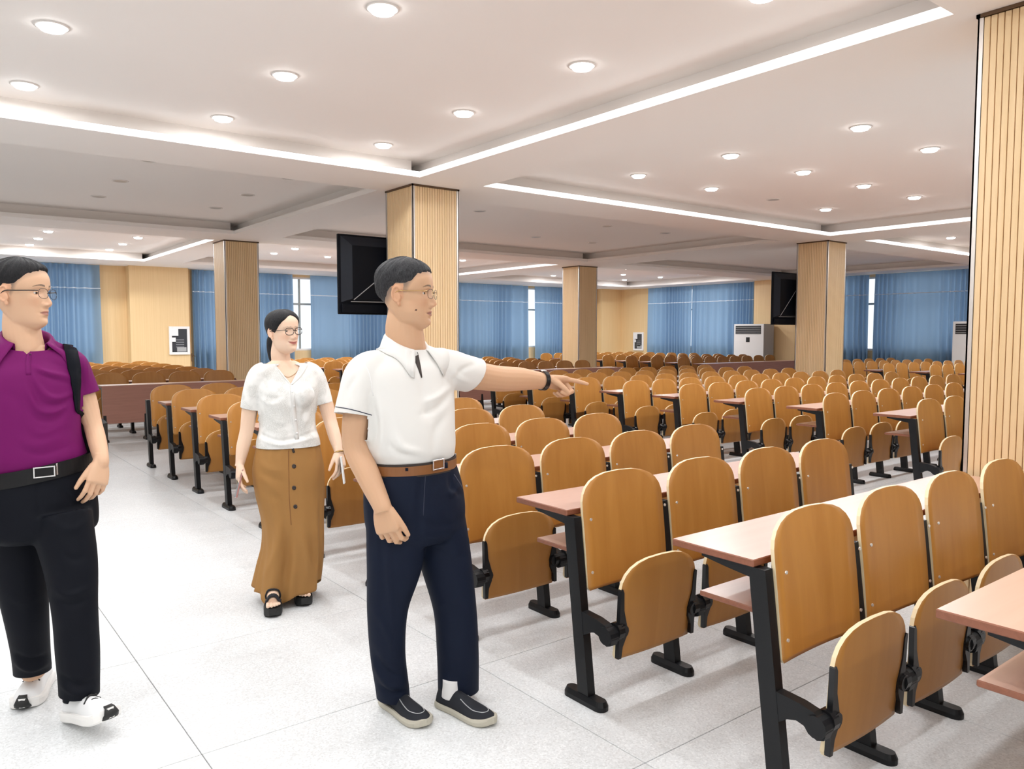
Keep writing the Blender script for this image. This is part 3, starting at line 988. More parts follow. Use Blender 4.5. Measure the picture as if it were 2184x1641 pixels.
def folds(P, Nn, lines):
    """cloth folds: ridges (+) or valleys (-) along polylines given in photo pixels on the side we see"""
    px = to_px(P)
    facing = np.clip((Nn @ -norm(P.mean(0) - CAMP)) * 1.6, 0, 1)
    D = np.zeros(len(P))
    for pts, amp, wid in lines:
        pts = np.asarray(pts, float)
        if len(pts) > 2: pts = resample(pts, len(pts) * 4)
        best = np.full(len(P), 1e9); tt = np.zeros(len(P))
        for i in range(len(pts) - 1):
            a, b = pts[i], pts[i + 1]; ab = b - a
            t = np.clip(((px - a) @ ab) / (ab @ ab + 1e-9), 0, 1)
            d = np.linalg.norm(px - (a + t[:, None] * ab), axis=1)
            m = d < best; best[m] = d[m]; tt[m] = (i + t[m]) / (len(pts) - 1)
        D += amp * np.exp(-(best / wid) ** 2) * np.clip(np.sin(np.pi * np.clip(tt, .03, .97)), 0, 1) ** .5
    return P + Nn * (D * facing)[:, None]
def waves(P, Nn, amp, freq, seed):
    r = np.random.default_rng(seed)
    D = np.zeros(len(P))
    for i in range(6):
        k = r.normal(size=3) * freq * (1, 1, .55)
        D += np.sin(P @ k + r.uniform(0, 6.3)) / 6
    return P + Nn * (amp * D)[:, None]
def cloth(name, P, faces, m, parent, thick=.003):
    o = obj(name, mesh_data(name, P, faces, m, smooth=True), parent)
    sd = o.modifiers.new('thickness', 'SOLIDIFY'); sd.thickness = thick; sd.offset = -1
    return o
def bvh_of(P, faces): return BVHTree.FromPolygons([tuple(p) for p in P], faces)
def cast(b, u, v, off=.002):
    d = norm(at(u, v, 3.0) - CAMP)
    h, n, _, _ = b.ray_cast(Vector(CAMP), Vector(d))
    if h is None: return None
    n = np.array(n)
    if n @ d > 0: n = -n
    return np.array(h) + n * off, n
def patch(name, b, poly_rows, m, parent, off=.0025, thick=.002):
    """sewn-on piece lying on a garment: rows of photo pixels laid onto the surface"""
    V, F = [], []
    ncol = len(poly_rows[0])
    rows = [[cast(b, u, v, off) for (u, v) in row] for row in poly_rows]
    rows = [r_ for r_ in rows if all(h is not None for h in r_)]
    nr = len(rows)
    for r_ in rows: V += [h[0] for h in r_]
    for i in range(nr - 1):
        for j in range(ncol - 1):
            a = i * ncol + j
            F.append((a, a + ncol, a + ncol + 1, a + 1))
    o = obj(name, mesh_data(name, V, F, m, smooth=True), parent)
    sd = o.modifiers.new('thickness', 'SOLIDIFY'); sd.thickness = thick; sd.offset = 1
    return o
def strip_rows(pts, hw, n=10, m=3):
    pts = resample(np.asarray(pts, float), n)
    T = norm(np.gradient(pts, axis=0)); Nn = np.stack([-T[:, 1], T[:, 0]], 1)
    hw = np.broadcast_to(np.asarray(hw, float) if np.ndim(hw) == 0 else np.interp(np.linspace(0, 1, n), np.linspace(0, 1, len(hw)), hw), (n,))
    return [[tuple(p + q * w * s) for s in np.linspace(-1, 1, m)] for p, q, w in zip(pts, Nn, hw)]

# materials of the people
def skin_mat(name):
    m = mat(name, (0.6, 0.4, 0.3), 0.5, spec=0.35)
    a = nd(m, 'ShaderNodeVertexColor'); a.layer_name = 'Col'
    wire(m, a, 'Color', bsdf(m), 'Base Color')
    bsdf(m).inputs['Subsurface Weight'].default_value = 0.08
    bsdf(m).inputs['Subsurface Radius'].default_value = (.012, .005, .003)
    return m
M['skin'] = skin_mat('skin')
def hair_mat(name, c1, c2):
    return grain(mat(name, c1, 0.55, spec=0.22), c1, c2, scale=(420, 420, 90), detail=4, rand=False, bump=1.0)
M['hair_black'] = hair_mat('black_hair', (.008, .008, .009), (.022, .021, .023))
M['hair_grey'] = hair_mat('greying_black_hair', (.010, .010, .011), (.055, .055, .06))
M['eye_white'] = mat('eye_white', (.75, .73, .70), .2)
M['iris'] = mat('dark_iris', (.03, .015, .008), .1)
def knit(name, col, rough=.85, scale=900):
    m = mat(name, col, rough, spec=.2 if max(col) > .3 else .10)
    bsdf(m).inputs['Sheen Weight'].default_value = .0
    tc = nd(m, 'ShaderNodeTexCoord'); nz = nd(m, 'ShaderNodeTexNoise'); nz.inputs['Scale'].default_value = scale
    wire(m, tc, 'Object', nz, 'Vector')
    bp = nd(m, 'ShaderNodeBump'); bp.inputs['Strength'].default_value = .15; bp.inputs['Distance'].default_value = .001
    wire(m, nz, 0, bp, 'Height'); wire(m, bp, 0, bsdf(m), 'Normal')
    return m
M['white_polo'] = knit('white_pique', (.74, .73, .705))
M['purple_polo'] = knit('purple_jersey', (.155, .009, .105), .6)
M['navy_trousers'] = knit('navy_trousers', (.008, .012, .026), .62)
M['black_trousers'] = knit('black_trousers', (.006, .007, .011), .62)
M['skirt'] = knit('caramel_skirt', (.36, .185, .06), .7)
M['dark_trim'] = mat('dark_brown_trim', (.03, .02, .016), .6)
M['navy_line'] = mat('navy_piping', (.02, .025, .05), .7)
M['tan_leather'] = mat('tan_leather', (.22, .085, .025), .4)
M['black_leather'] = mat('black_leather', (.006, .006, .007), .42, spec=.3)
M['chrome'] = mat('chrome', (.82, .82, .83), .16, metal=1.0)
M['gold_metal'] = mat('gold_metal', (.55, .36, .14), .25, metal=1.0)
M['black_suede'] = mat('black_suede', (.010, .012, .018), .85)
M['pale_rubber'] = mat('pale_rubber_sole', (.48, .45, .37), .6)
M['white_rubber'] = mat('white_foam_sole', (.82, .81, .79), .6)
M['white_mesh'] = knit('white_shoe_mesh', (.78, .79, .80), .7)
M['black_rubber'] = mat('black_rubber', (.012, .012, .012), .6)
M['sock'] = mat('white_sock', (.75, .74, .74), .9)
M['lens_clear'] = clear_glass('spectacle_lens', .05)
# lace: white cloth with a fine flower-like openwork tone
lm = mat('white_lace', (.82, .82, .80), .8, spec=.2)
tc = nd(lm, 'ShaderNodeTexCoord'); vo = nd(lm, 'ShaderNodeTexVoronoi'); vo.inputs['Scale'].default_value = 210; vo.feature = 'DISTANCE_TO_EDGE'
nz = nd(lm, 'ShaderNodeTexNoise'); nz.inputs['Scale'].default_value = 14
cr = nd(lm, 'ShaderNodeValToRGB'); cr.color_ramp.elements[0].position = .02; cr.color_ramp.elements[0].color = (.80, .80, .78, 1); cr.color_ramp.elements[1].position = .16; cr.color_ramp.elements[1].color = (.60, .60, .575, 1)
wire(lm, tc, 'Object', vo, 'Vector'); wire(lm, tc, 'Object', nz, 'Vector'); wire(lm, vo, 0, cr, 0)
mx = nd(lm, 'ShaderNodeMix', data_type='RGBA'); mx.inputs[7].default_value = (.82, .82, .80, 1)
c2 = nd(lm, 'ShaderNodeValToRGB'); c2.color_ramp.elements[0].position = .45; c2.color_ramp.elements[1].position = .6
wire(lm, nz, 0, c2, 0); wire(lm, c2, 0, mx, 0); wire(lm, cr, 0, mx, 6); wire(lm, mx, 2, bsdf(lm), 'Base Color')
M['lace'] = lm

# ---- head
HZ = np.array([-.012, -.004, .008, .020, .035, .050, .065, .080, .100, .118, .135, .155, .175, .195, .212, .224, .2295, .2302])
HW = np.array([.012, .028, .042, .0505, .0565, .0605, .0635, .0665, .0695, .0720, .0745, .0768, .0758, .0690, .0560, .0360, .0170, .002])
HF = np.array([.050, .068, .079, .083, .0845, .0855, .0855, .0860, .0850, .0845, .0890, .0905, .0880, .0790, .0620, .0390, .0180, .002])
HB = np.array([.002, .006, .016, .030, .043, .055, .067, .077, .088, .096, .101, .104, .102, .094, .077, .050, .0240, .002])
def head_grid(smile=0.0, wide=1.0, nose=1.0, cheek=0.0, jaw=1.0, naz=144, nz=120):
    z = np.interp(np.linspace(0, 1, nz), np.linspace(0, 1, len(HZ)), HZ)
    z = np.sort(z)
    Kp = resample(np.stack([HZ, HW, HF, HB], 1), 400)
    o = np.argsort(Kp[:, 0]); Kp = Kp[o]
    w = np.interp(z, Kp[:, 0], Kp[:, 1]) * wide; f = np.interp(z, Kp[:, 0], Kp[:, 2]); b = np.interp(z, Kp[:, 0], Kp[:, 3])
    w = w * np.interp(z, [.0, .02, .05, .09], [1, jaw, jaw, 1.0])
    az = np.linspace(0, 2 * np.pi, naz, endpoint=False)            # 0 = face, + = person's right
    ca, sa = np.cos(az), np.sin(az)
    nf = 2.35
    e = np.where(ca > 0, 2 / nf, 1.0)
    X = w[:, None] * (np.sign(sa) * np.abs(sa) ** e)[None]
    Y = np.where(ca[None] > 0, f[:, None], b[:, None]) * (np.sign(ca) * np.abs(ca) ** e)[None]
    Z = np.repeat(z[:, None], naz, 1)
    fr = (ca[None] > 0.05)
    base = np.stack([X, Y, Z], -1).copy()
    def G(x0, z0, sx, sz, amp):
        d = np.exp(-((X - x0) / sx) ** 2 - ((Z - z0) / sz) ** 2)
        if x0: d = d + np.exp(-((X + x0) / sx) ** 2 - ((Z - z0) / sz) ** 2)
        return amp * d
    D = np.zeros_like(X)
    na = np.interp(Z, [.064, .070, .079, .087, .100, .115, .128, .142], [0, .011, .0235, .0225, .0155, .0085, .004, 0]) * nose
    ns = np.interp(Z, [.07, .085, .1, .12], [.0118, .0098, .0078, .0075])
    D += na * np.exp(-(X / ns) ** 2)
    D += G(.0140, .0760, .0062, .0062, .0105)
    D += G(.0310, .1190, .0175, .0100, -.0095) + G(.0140, .1215, .006, .009, -.0035)
    D += G(.0290, .1380, .020, .0065, .0032)
    D += G(.0470, .0930, .017, .016, .0035 + cheek)
    lz = .0483
    curve = smile * 1.0
    Zm = Z - curve * (X / .025) ** 2 * .006
    def GL(z0, sx, sz, amp): return amp * np.exp(-(X / sx) ** 2 - ((Zm - z0) / sz) ** 2)
    sxk = 1 + .25 * smile
    D += GL(.0538, .0195 * sxk, .0042, .0055) + GL(.0428, .0165 * sxk, .0047, .0068) + GL(lz, .0235 * sxk, .0017, -.0062)
    D += G(.0265 * sxk, .0475 + .004 * smile, .005, .006, -.003)
    D += G(0, .0310, .019, .006, -.0042) + G(0, .0135, .018, .0115, .0062)
    D += G(.032, .062, .006, .014, -.0016 - .0015 * smile)
    Y = Y + np.where(fr, D, 0)
    return np.stack([X, Y, Z], -1), base, az, z
def grid_to_geo(A): return rings_geo(A)
EAR = []
def head_parts(R):
    """closed shells in head coordinates for the skin union"""
    g = [rings_geo(R)]
    for s in (-1, 1):
        c = np.array([s * .0735, -.010, .108])
        t = np.linspace(-.35, 1.35, 14) * np.pi
        hel = np.stack([c[0] + s * (.004 + .006 * np.sin(np.clip(t, 0, np.pi))), c[1] - .004 - .0145 * np.sin(t) * 1.0, c[2] + .004 + .026 * np.cos(t)], 1)
        g.append(tube_geo(hel, .0046, .0042, 8, np.array([1.0, 0, 0])))
        g.append(ell(c + [s * .001, -.006, -.0], np.eye(3), (.0075, .0135, .024), 12, 8))
        g.append(ell(c + [s * .002, .003, -.0285], np.eye(3), (.0055, .0075, .0095), 10, 8))
        g.append(ell(c + [s * .003, .006, -.004], np.eye(3), (.0045, .005, .009), 8, 6))
    return g
def head_frame(chin_axis, yaw, pitch=0.0, roll=0.0, scale=1.0):
    f = heading(yaw); up = UpV.copy(); r = np.cross(f, up)
    p, q = math.radians(pitch), math.radians(roll)
    f2 = f * math.cos(p) + up * math.sin(p); up2 = up * math.cos(p) - f * math.sin(p)
    r2 = r * math.cos(q) + up2 * math.sin(q); up3 = up2 * math.cos(q) - r * math.sin(q)
    A = np.stack([r2, f2, up3]) * scale
    return np.asarray(chin_axis), A
def to_world(P, fr): return fr[0] + np.asarray(P) @ fr[1]
def to_head(P, fr):
    A = fr[1]; s2 = (A[0] @ A[0])
    return (np.asarray(P) - fr[0]) @ A.T / s2
def hair_shell(R, base, az, z, fr, hl, th, seed, name, m, parent, rough=.0022, lift=None):
    """hair: an outer shell over the scalp above a hairline hl(azimuth degrees)"""
    azd = np.degrees((az + np.pi) % (2 * np.pi) - np.pi)
    hz = np.interp(np.abs(azd), hl[0], hl[1])
    r = np.random.default_rng(seed)
    hz = hz + (rough / .004) * (.0014 * np.sin(az * 17 + seed) + .0010 * np.sin(az * 29 + 2))
    dz = z[:, None] - hz[None]
    T = th(dz, np.abs(azd)[None], z[:, None])
    mask = np.clip(dz / .006 + .5, 0, 1)
    noise = np.zeros_like(T)
    for k in range(5):
        noise += np.sin(az[None] * r.integers(9, 46) + z[:, None] * r.uniform(60, 320) + r.uniform(0, 6)) / 5
    T = T + rough * noise * (T > .004)
    gx = np.roll(base, -1, 1) - np.roll(base, 1, 1); gz = np.gradient(base, axis=0)
    Nn = norm(np.cross(gx, gz))
    out = base - np.array([0, -.004, .10])
    Nn = np.where((Nn * out).sum(-1, keepdims=True) < 0, -Nn, Nn)
    S = base + Nn * np.where(mask > 0, T * mask - .006 * (1 - mask), -.006)[..., None]
    if lift is not None: S = S + lift(S, dz)
    keep = mask > 0
    nzr, na = T.shape
    V = to_world(S.reshape(-1, 3), fr)
    F = []
    for i in range(nzr - 1):
        for j in range(na):
            a, b = i * na + j, i * na + (j + 1) % na
            if keep[i, j] or keep[i, (j + 1) % na] or keep[i + 1, j] or keep[i + 1, (j + 1) % na]: F.append((a, b, b + na, a + na))
    F.append(tuple(range((nzr - 1) * na, nzr * na)))
    return obj(name, mesh_data(name, V, F, m, smooth=True), parent)
def eyes(fr, parent, gaze=(0, 1, 0), open_=.0030, lid_col=None):
    for s in (-1, 1):
        c = np.array([s * .0312, .0622, .1182])
        V, F = ell(c, np.eye(3), (.0120,) * 3, 20, 14)
        mi = []
        gz = norm(np.array(gaze) + [0, 0, 0])
        for f in F:
            q = np.mean([V[i] for i in f], 0) - c
            mi.append(1 if norm(q) @ gz > .855 else 0)
        obj('eye', mesh_data('eye', to_world(V, fr), F, [M['eye_white'], M['iris']], mi, True), parent)
        V, F = ell(c + [0, .0002, 0], np.eye(3), (.0148, .0136, .0134), 24, 16)
        F2 = [f for f in F if not (-.0040 < np.mean([V[i][2] - c[2] for i in f]) - .08 * 0 < open_ and np.mean([V[i][1] for i in f]) > c[1])]
        me = mesh_data('eyelid', to_world(V, fr), F2, M['skin'], None, True)
        set_col(me, np.tile(lid_col, (len(V), 1)))
        obj('eyelid', me, parent)
def set_col(me, cols):
    a = me.color_attributes.new('Col', 'FLOAT_COLOR', 'POINT')
    c = np.ones((len(me.vertices), 4), dtype=np.float32); c[:, :3] = cols
    a.data.foreach_set('color', c.ravel())
def paint(P, fr, tone, lip, brow=(.02, .015, .012), stubble=None, hl=None, thick=.0035, browz=.1405, mole=None, blush=.0, smile=0.0):
    """skin colour per vertex: lips, brows, shaved sides, mole"""
    q = to_head(P, fr)
    col = np.tile(np.array(tone, float), (len(P), 1))
    r = np.random.default_rng(3)
    front = q[:, 1] > .03
    def blend(w, c):
        w = np.clip(w, 0, 1)[:, None]
        col[:] = col * (1 - w) + np.array(c) * w
    near = (np.abs(q[:, 0]) < .12) & (q[:, 2] > -.05) & (q[:, 2] < .26) & (np.abs(q[:, 1]) < .16)
    X, Z = np.abs(q[:, 0]), q[:, 2]
    reds = np.array(tone) * (1.02, .80, .74)
    blend(near * front * np.exp(-((X - .045) / .02) ** 2 - ((Z - .085) / .018) ** 2) * (.35 + blush), reds)
    blend(near * (q[:, 1] > .09) * np.exp(-(X / .012) ** 2 - ((Z - .079) / .012) ** 2) * .4, reds)
    ear = near & (X > .071) & (np.abs(q[:, 1] + .012) < .022) & (np.abs(Z - .108) < .04)
    blend(ear * .45, reds)
    Zm = Z - smile * (X / .025) ** 2 * .006
    mw = .0235 * (1 + .25 * smile)
    hgt = .0095 * np.sqrt(np.clip(1 - (X / mw) ** 2, 0, 1))
    inlip = near * front * (X < mw) * np.clip((hgt - np.abs(Zm - .0478)) / .0025, 0, 1)
    blend(inlip * .85, lip)
    blend(near * front * (X < mw * 1.05) * np.exp(-((Zm - .0483) / .0016) ** 2) * .75, np.array(lip) * .25)
    bz = browz + .004 * np.cos((X - .03) / .02 * 1.4) - .5 * np.clip(X - .04, 0, 1) * .3
    inb = near * front * (X > .012) * (X < .052) * np.clip((thick * np.interp(X, [.012, .03, .052], [1.1, 1.0, .5]) - np.abs(Z - bz)) / .002, 0, 1)
    blend(inb * .85, brow)
    # lash line
    blend(near * front * (X > .016) * (X < .046) * np.exp(-((Z - .1235) / .0018) ** 2) * .35, np.array(tone) * .3)
    if hl is not None:
        azd = np.degrees(np.abs(np.arctan2(q[:, 0], q[:, 1])))
        hz = np.interp(azd, hl[0], hl[1])
        rad = np.hypot(q[:, 0], q[:, 1])
        blend(near * (~ear) * (rad > .03) * np.clip((Z - hz + .014) / .034, 0, 1) * stubble[1], stubble[0])
    if mole is not None:
        d = np.linalg.norm(q - np.array(mole), axis=1)
        blend((d < .0032) * 1.0, (.07, .03, .02))
    return col

def spectacles(fr, parent, rim_m, temple_m, rim_r, w=.0245, h=.018, cat=0.0, y0=.0975, z0=.1155, lower=True, tr=.0016, xs=.0315):
    e = None
    mbr, mbl = MB(), MB()
    t = np.linspace(0, 2 * np.pi, 37)
    for s in (-1, 1):
        cx = s * xs
        cs, sn = np.cos(t), np.sin(t)
        X = cx + w * np.sign(cs) * np.abs(cs) ** .8
        Z = z0 + h * np.sign(sn) * np.abs(sn) ** .8 + cat * np.clip((X - cx) * s, 0, 1) * np.clip(sn, 0, 1)
        Yv = y0 - .10 * (np.abs(X) / .06) ** 2 * .06 + .0
        ring = np.stack([X, Yv, Z], 1)
        sel = ring if lower else ring[:19]
        V, F = tube_geo(sel, rim_r, rim_r, 6)
        mbr.add(to_world(V, fr), F)
        LV = [np.array([cx, Yv.mean(), z0])] + list(ring[:-1])
        mbl.add(to_world(np.array(LV), fr), [(0, i + 1, (i + 1) % 36 + 1) for i in range(36)])
    V, F = tube_geo(resample(np.array([[-xs + w, y0 - .001, z0 + .003], [0, y0 + .004, z0 + .006], [xs - w, y0 - .001, z0 + .003]]), 9), rim_r, rim_r, 6)
    mbr.add(to_world(V, fr), F)
    sp = obj('spectacles', mbr.data('spectacles', rim_m, True), parent)
    obj('lenses', mbl.data('lenses', M['lens_clear']), sp)
    for s in (-1, 1):
        pts = resample(np.array([[s * (xs + w), y0 - .007, z0 + .009], [s * .066, .075, z0 + .009], [s * .0765, .03, z0 + .008], [s * .080, -.008, z0 + .007], [s * .079, -.026, z0 - .008]]), 20)
        V, F = tube_geo(pts, tr, tr * 1.3, 6)
        obj('temple', mesh_data('temple', to_world(V, fr), F, temple_m, smooth=True), sp)
    return sp

# ---- hands
def hand_geo(wrist, d, back, thumb_side, size=1.0, curl=None, spread=.06, thumb=(0.5, 0.5, 0.0), thumb_curl=.3, tl=1.0):
    """palm and five fingers. d: wrist->knuckles, back: out of the back of the hand, thumb_side: +1 if thumb lies along back x d"""
    d = norm(d); back = norm(back - (back @ d) * d)
    t = np.cross(back, d) * thumb_side                       # towards the thumb
    s = size
    curl = curl or [(.3, .4, .3)] * 4
    g = []
    st = np.array([[-.02, .026, .019], [.01, .029, .0185], [.035, .037, .0175], [.065, .041, .0155], [.088, .0405, .0125], [.094, .034, .008]]) * s
    R = []
    ang = np.linspace(0, 2 * np.pi, 20, endpoint=False)
    for (l, hw, ht) in resample(st, 16):
        c = wrist + d * l + t * .002
        ca, sa = np.cos(ang), np.sin(ang)
        R.append(c + np.outer(np.sign(ca) * np.abs(ca) ** .8 * hw, t) + np.outer(np.sign(sa) * np.abs(sa) ** .8 * ht, back))
    g.append(rings_geo(np.array(R)))
    FL = [(.043, .026, .021), (.047, .030, .022), (.043, .028, .021), (.034, .021, .019)]
    off = [.030, .010, -.0105, -.030]
    for i in range(4):
        base = wrist + d * (.086 - .004 * abs(i - 1.2) ** 1.4) * s + t * off[i] * s - back * .002
        a = 0.0
        side = (1.5 - i) * spread
        p = [base - d * .025 * s, base]
        for L, c in zip(FL[i], curl[i]):
            a += c
            dirv = norm(d * math.cos(a) - back * math.sin(a) + t * side * math.cos(a))
            p.append(p[-1] + dirv * L * s)
        r0 = (.0098, .0100, .0096, .0086)[i] * s
        pts = np.array(p)
        # keep the knuckle bends: sample each segment
        Q, rr = [], []
        rads = [r0, r0 * 1.03, r0 * .96, r0 * .88, r0 * .70]
        for k in range(4):
            for u in np.linspace(0, 1, 5)[:-1 if k < 3 else None]:
                Q.append(pts[k] * (1 - u) + pts[k + 1] * u); rr.append(rads[k] * (1 - u) + rads[k + 1] * u)
        g.append(tube_geo(np.array(Q), np.array(rr), np.array(rr) * .95, 12, back))
        g.append(ell(pts[4], np.eye(3), (r0 * .70,) * 3, 10, 8))
        g.append(ell(pts[1], np.eye(3), (r0 * 1.08,) * 3, 10, 8))
        g.append(ell(pts[2], np.eye(3), (r0 * 1.02,) * 3, 10, 8))
    # thumb: leaves the side of the palm near its base
    b0 = wrist + (d * .022 + t * .022) * s - back * .004
    td = norm(d * thumb[0] + t * thumb[1] - back * thumb[2])
    p = [b0, b0 + td * .042 * s * tl]
    td2 = norm(td * math.cos(thumb_curl) + (d * .5 - back * .6 - t * .5) * math.sin(thumb_curl))
    p.append(p[-1] + td2 * .034 * s * tl)
    td3 = norm(td2 * math.cos(thumb_curl) + (d * .5 - back * .6 - t * .5) * math.sin(thumb_curl))
    p.append(p[-1] + td3 * .027 * s * tl)
    Q, rr = [], []
    rads = [.0165 * s, .0125 * s, .0108 * s, .0082 * s]
    for k in range(3):
        for u in np.linspace(0, 1, 6)[:-1 if k < 2 else None]:
            Q.append(p[k] * (1 - u) + p[k + 1] * u); rr.append(rads[k] * (1 - u) + rads[k + 1] * u)
    g.append(tube_geo(np.array(Q), np.array(rr), np.array(rr) * .9, 12, back))
    g.append(ell(p[3], np.eye(3), (.0082 * s,) * 3, 10, 8))
    return g

# ---- grounding
GROUNDED = set()
def gnd(u, v):
    d = at(u, v, 1.0) - CAMP
    return CAMP + d * (-CAM_H / d[2])
def ground(o):
    GROUNDED.add(o.name); return o
def rescale(root, k):
    """same figure, a little farther and larger, so the feet meet the floor; shoes are already placed"""
    for ob in [root] + list(root.children_recursive):
        p, skip = ob, False
        while p is not None:
            if p.name in GROUNDED: skip = True
            p = p.parent
        if skip or ob.type != 'MESH': continue
        n = len(ob.data.vertices); P = np.empty(n * 3); ob.data.vertices.foreach_get('co', P)
        ob.data.vertices.foreach_set('co', (CAMP + k * (P.reshape(-1, 3) - CAMP)).ravel()); ob.data.update()
# ---- shoes
def shoe(heel, toe_dir, L, parent, upper_m, sole_m, sole_t=.028, pitch=0.0, name='shoe', low=False, width=1.0, flare=.006):
    f = norm(np.array([toe_dir[0], toe_dir[1], 0])); r = np.cross(f, UpV)
    p = math.radians(pitch)
    F3 = f * math.cos(p) + UpV * math.sin(p); U3 = UpV * math.cos(p) - f * math.sin(p)
    A = np.stack([r, F3, U3])
    W = lambda q: np.asarray(heel) + np.asarray(q) @ A
    y = np.array([0, .03, .10, .2, .32, .45, .58, .70, .82, .92, .985, 1.0]) * L
    w = np.array([.012, .026, .032, .0335, .0335, .037, .0425, .0465, .0455, .036, .018, .006]) * width
    top = np.array([.045, .068, .082, .088, .088, .078, .064, .054, .046, .037, .026, .018]) * (.8 if low else 1.0)
    K = resample(np.stack([y, w, top], 1), 34)
    R = []
    ang = np.linspace(0, 2 * np.pi, 24, endpoint=False)
    for yy, ww, tt in K:
        ca, sa = np.cos(ang), np.sin(ang)
        x = ww * np.sign(ca) * np.abs(ca) ** .75
        zz = sole_t * .6 + np.where(sa > 0, (tt) * np.abs(sa) ** .9, 0) 
        R.append(W(np.stack([x * np.where(sa > 0, 1 - .25 * np.clip(sa, 0, 1), 1), np.full(24, yy), zz], 1)))
    V, Fc = rings_geo(np.array(R))
    o = obj(name, mesh_data(name, V, Fc, upper_m, smooth=True), parent)
    # sole
    yo = np.linspace(-.006, L + .008, 40)
    hw = np.interp(yo, y, w) + flare
    hw[0] *= .5; hw[-1] *= .55; hw = np.maximum(hw, .008)
    prof = [(.90, 0.0), (1.0, .006), (1.02, sole_t * .75), (.96, sole_t)]
    V, Fc = [], []
    outline = [(a, b) for a, b in zip(hw, yo)] + [(-a, b) for a, b in zip(hw[::-1], yo[::-1])]
    m = len(outline)
    for k, zz in prof:
        for a, b in outline:
            rock = .012 * max(0, (b / L - .8) / .2) ** 2
            V.append(W((a * k, b, zz + rock)))
    Fc = [tuple(range(m))[::-1], tuple(range(3 * m, 4 * m))]
    for q in range(3):
        for i in range(m): Fc.append((q * m + i, q * m + (i + 1) % m, (q + 1) * m + (i + 1) % m, (q + 1) * m + i))
    so = obj('sole', mesh_data('sole', V, Fc, sole_m, smooth=False), o)
    return o, W

def collar(c, L, f, r, m, parent, h=.034, drop=.045, spread=.075, open_deg=26, tilt=.045, edge=None, ry=None, length=.03, bvh=None):
    """folded polo collar around the neck, open in front"""
    ry = ry or r
    th = np.radians(np.linspace(open_deg, 360 - open_deg, 61))
    prof = 6
    V = []
    for t in th:
        ct, stt = math.cos(t), math.sin(t)
        front = max(0, ct)
        rad = f * ct + L * stt
        base = np.asarray(c) + f * ct * ry + L * stt * r + UpV * (-tilt * ct)
        o = norm(rad)
        hh = h * (1 - .25 * front)
        fp = np.exp(-((min(t, 2 * math.pi - t) - math.radians(open_deg)) / .42) ** 2)
        dr = drop + length * fp
        out = .018 + .030 * fp
        side = L * (1 if stt > 0 else -1) * spread * .30 * fp
        pts = [base + UpV * .0 - o * .004, base + UpV * hh - o * .002, base + UpV * (hh + .003) + o * .005, base + UpV * (hh - .006) + o * .011,
               base + UpV * (hh - dr * .5) + o * (.011 + out * .55) + side * .5, base + UpV * (hh - dr) + o * (.010 + out) + side]
        if bvh is not None:
            for q in (3, 4, 5):
                dr_ = norm(o * .75 + UpV * .65)
                hgt, n_, _, _ = bvh.ray_cast(Vector(pts[q] + dr_ * .12), Vector(-dr_), .16)
                if hgt is not None and (np.array(hgt) - pts[q]) @ dr_ > -.007: pts[q] = np.array(hgt) + dr_ * (.007 if q < 5 else .005)
        V += pts
    F = []
    for i in range(len(th) - 1):
        for j in range(prof - 1):
            a = i * prof + j
            F.append((a, a + 1, a + prof + 1, a + prof))
    o = obj('collar', mesh_data('collar', V, F, m, smooth=True), parent)
    sd = o.modifiers.new('thickness', 'SOLIDIFY'); sd.thickness = .003; sd.offset = 0
    return o, np.array(V).reshape(len(th), prof, 3)
def band(c, L, f, a, b, z0, z1, m, parent, name, thick=.004, expo=2.2, sag=None):
    """belt-like band around an elliptical waist"""
    n = 72
    ang = np.linspace(0, 2 * np.pi, n, endpoint=False)
    V = []
    for t in ang:
        ct, stt = math.cos(t), math.sin(t)
        ct = math.copysign(abs(ct) ** (2 / expo), ct); stt = math.copysign(abs(stt) ** (2 / expo), stt)
        p = np.asarray(c) + L * a * ct + f * b * stt
        dz = sag(ct, stt) if sag else 0.0
        for q, zz in ((0, z0), (thick, z0), (thick, z1), (0, z1)):
            o = norm(L * ct / a + f * stt / b)
            V.append(np.array([*(p + o * q)[:2], zz + dz]))
    F = []
    for i in range(n):
        for j in range(4):
            A, B = i * 4 + j, i * 4 + (j + 1) % 4
            A2, B2 = ((i + 1) % n) * 4 + j, ((i + 1) % n) * 4 + (j + 1) % 4
            F.append((A, B, B2, A2))
    return obj(name, mesh_data(name, V, F, m), parent)

# ------------------------------------------------------------------ the three people
def sub_core(keys, k):
    """inner trunk: the garment's sections drawn in, so skin fills the neckline"""
    out = []
    for i, (c, a, b) in enumerate(keys):
        q = k[i] if i < len(k) else k[-1]
        out.append((c, max(.045, a * q - .006), max(.04, b * q - .006)))
    return out

def make_person(label):
    return None

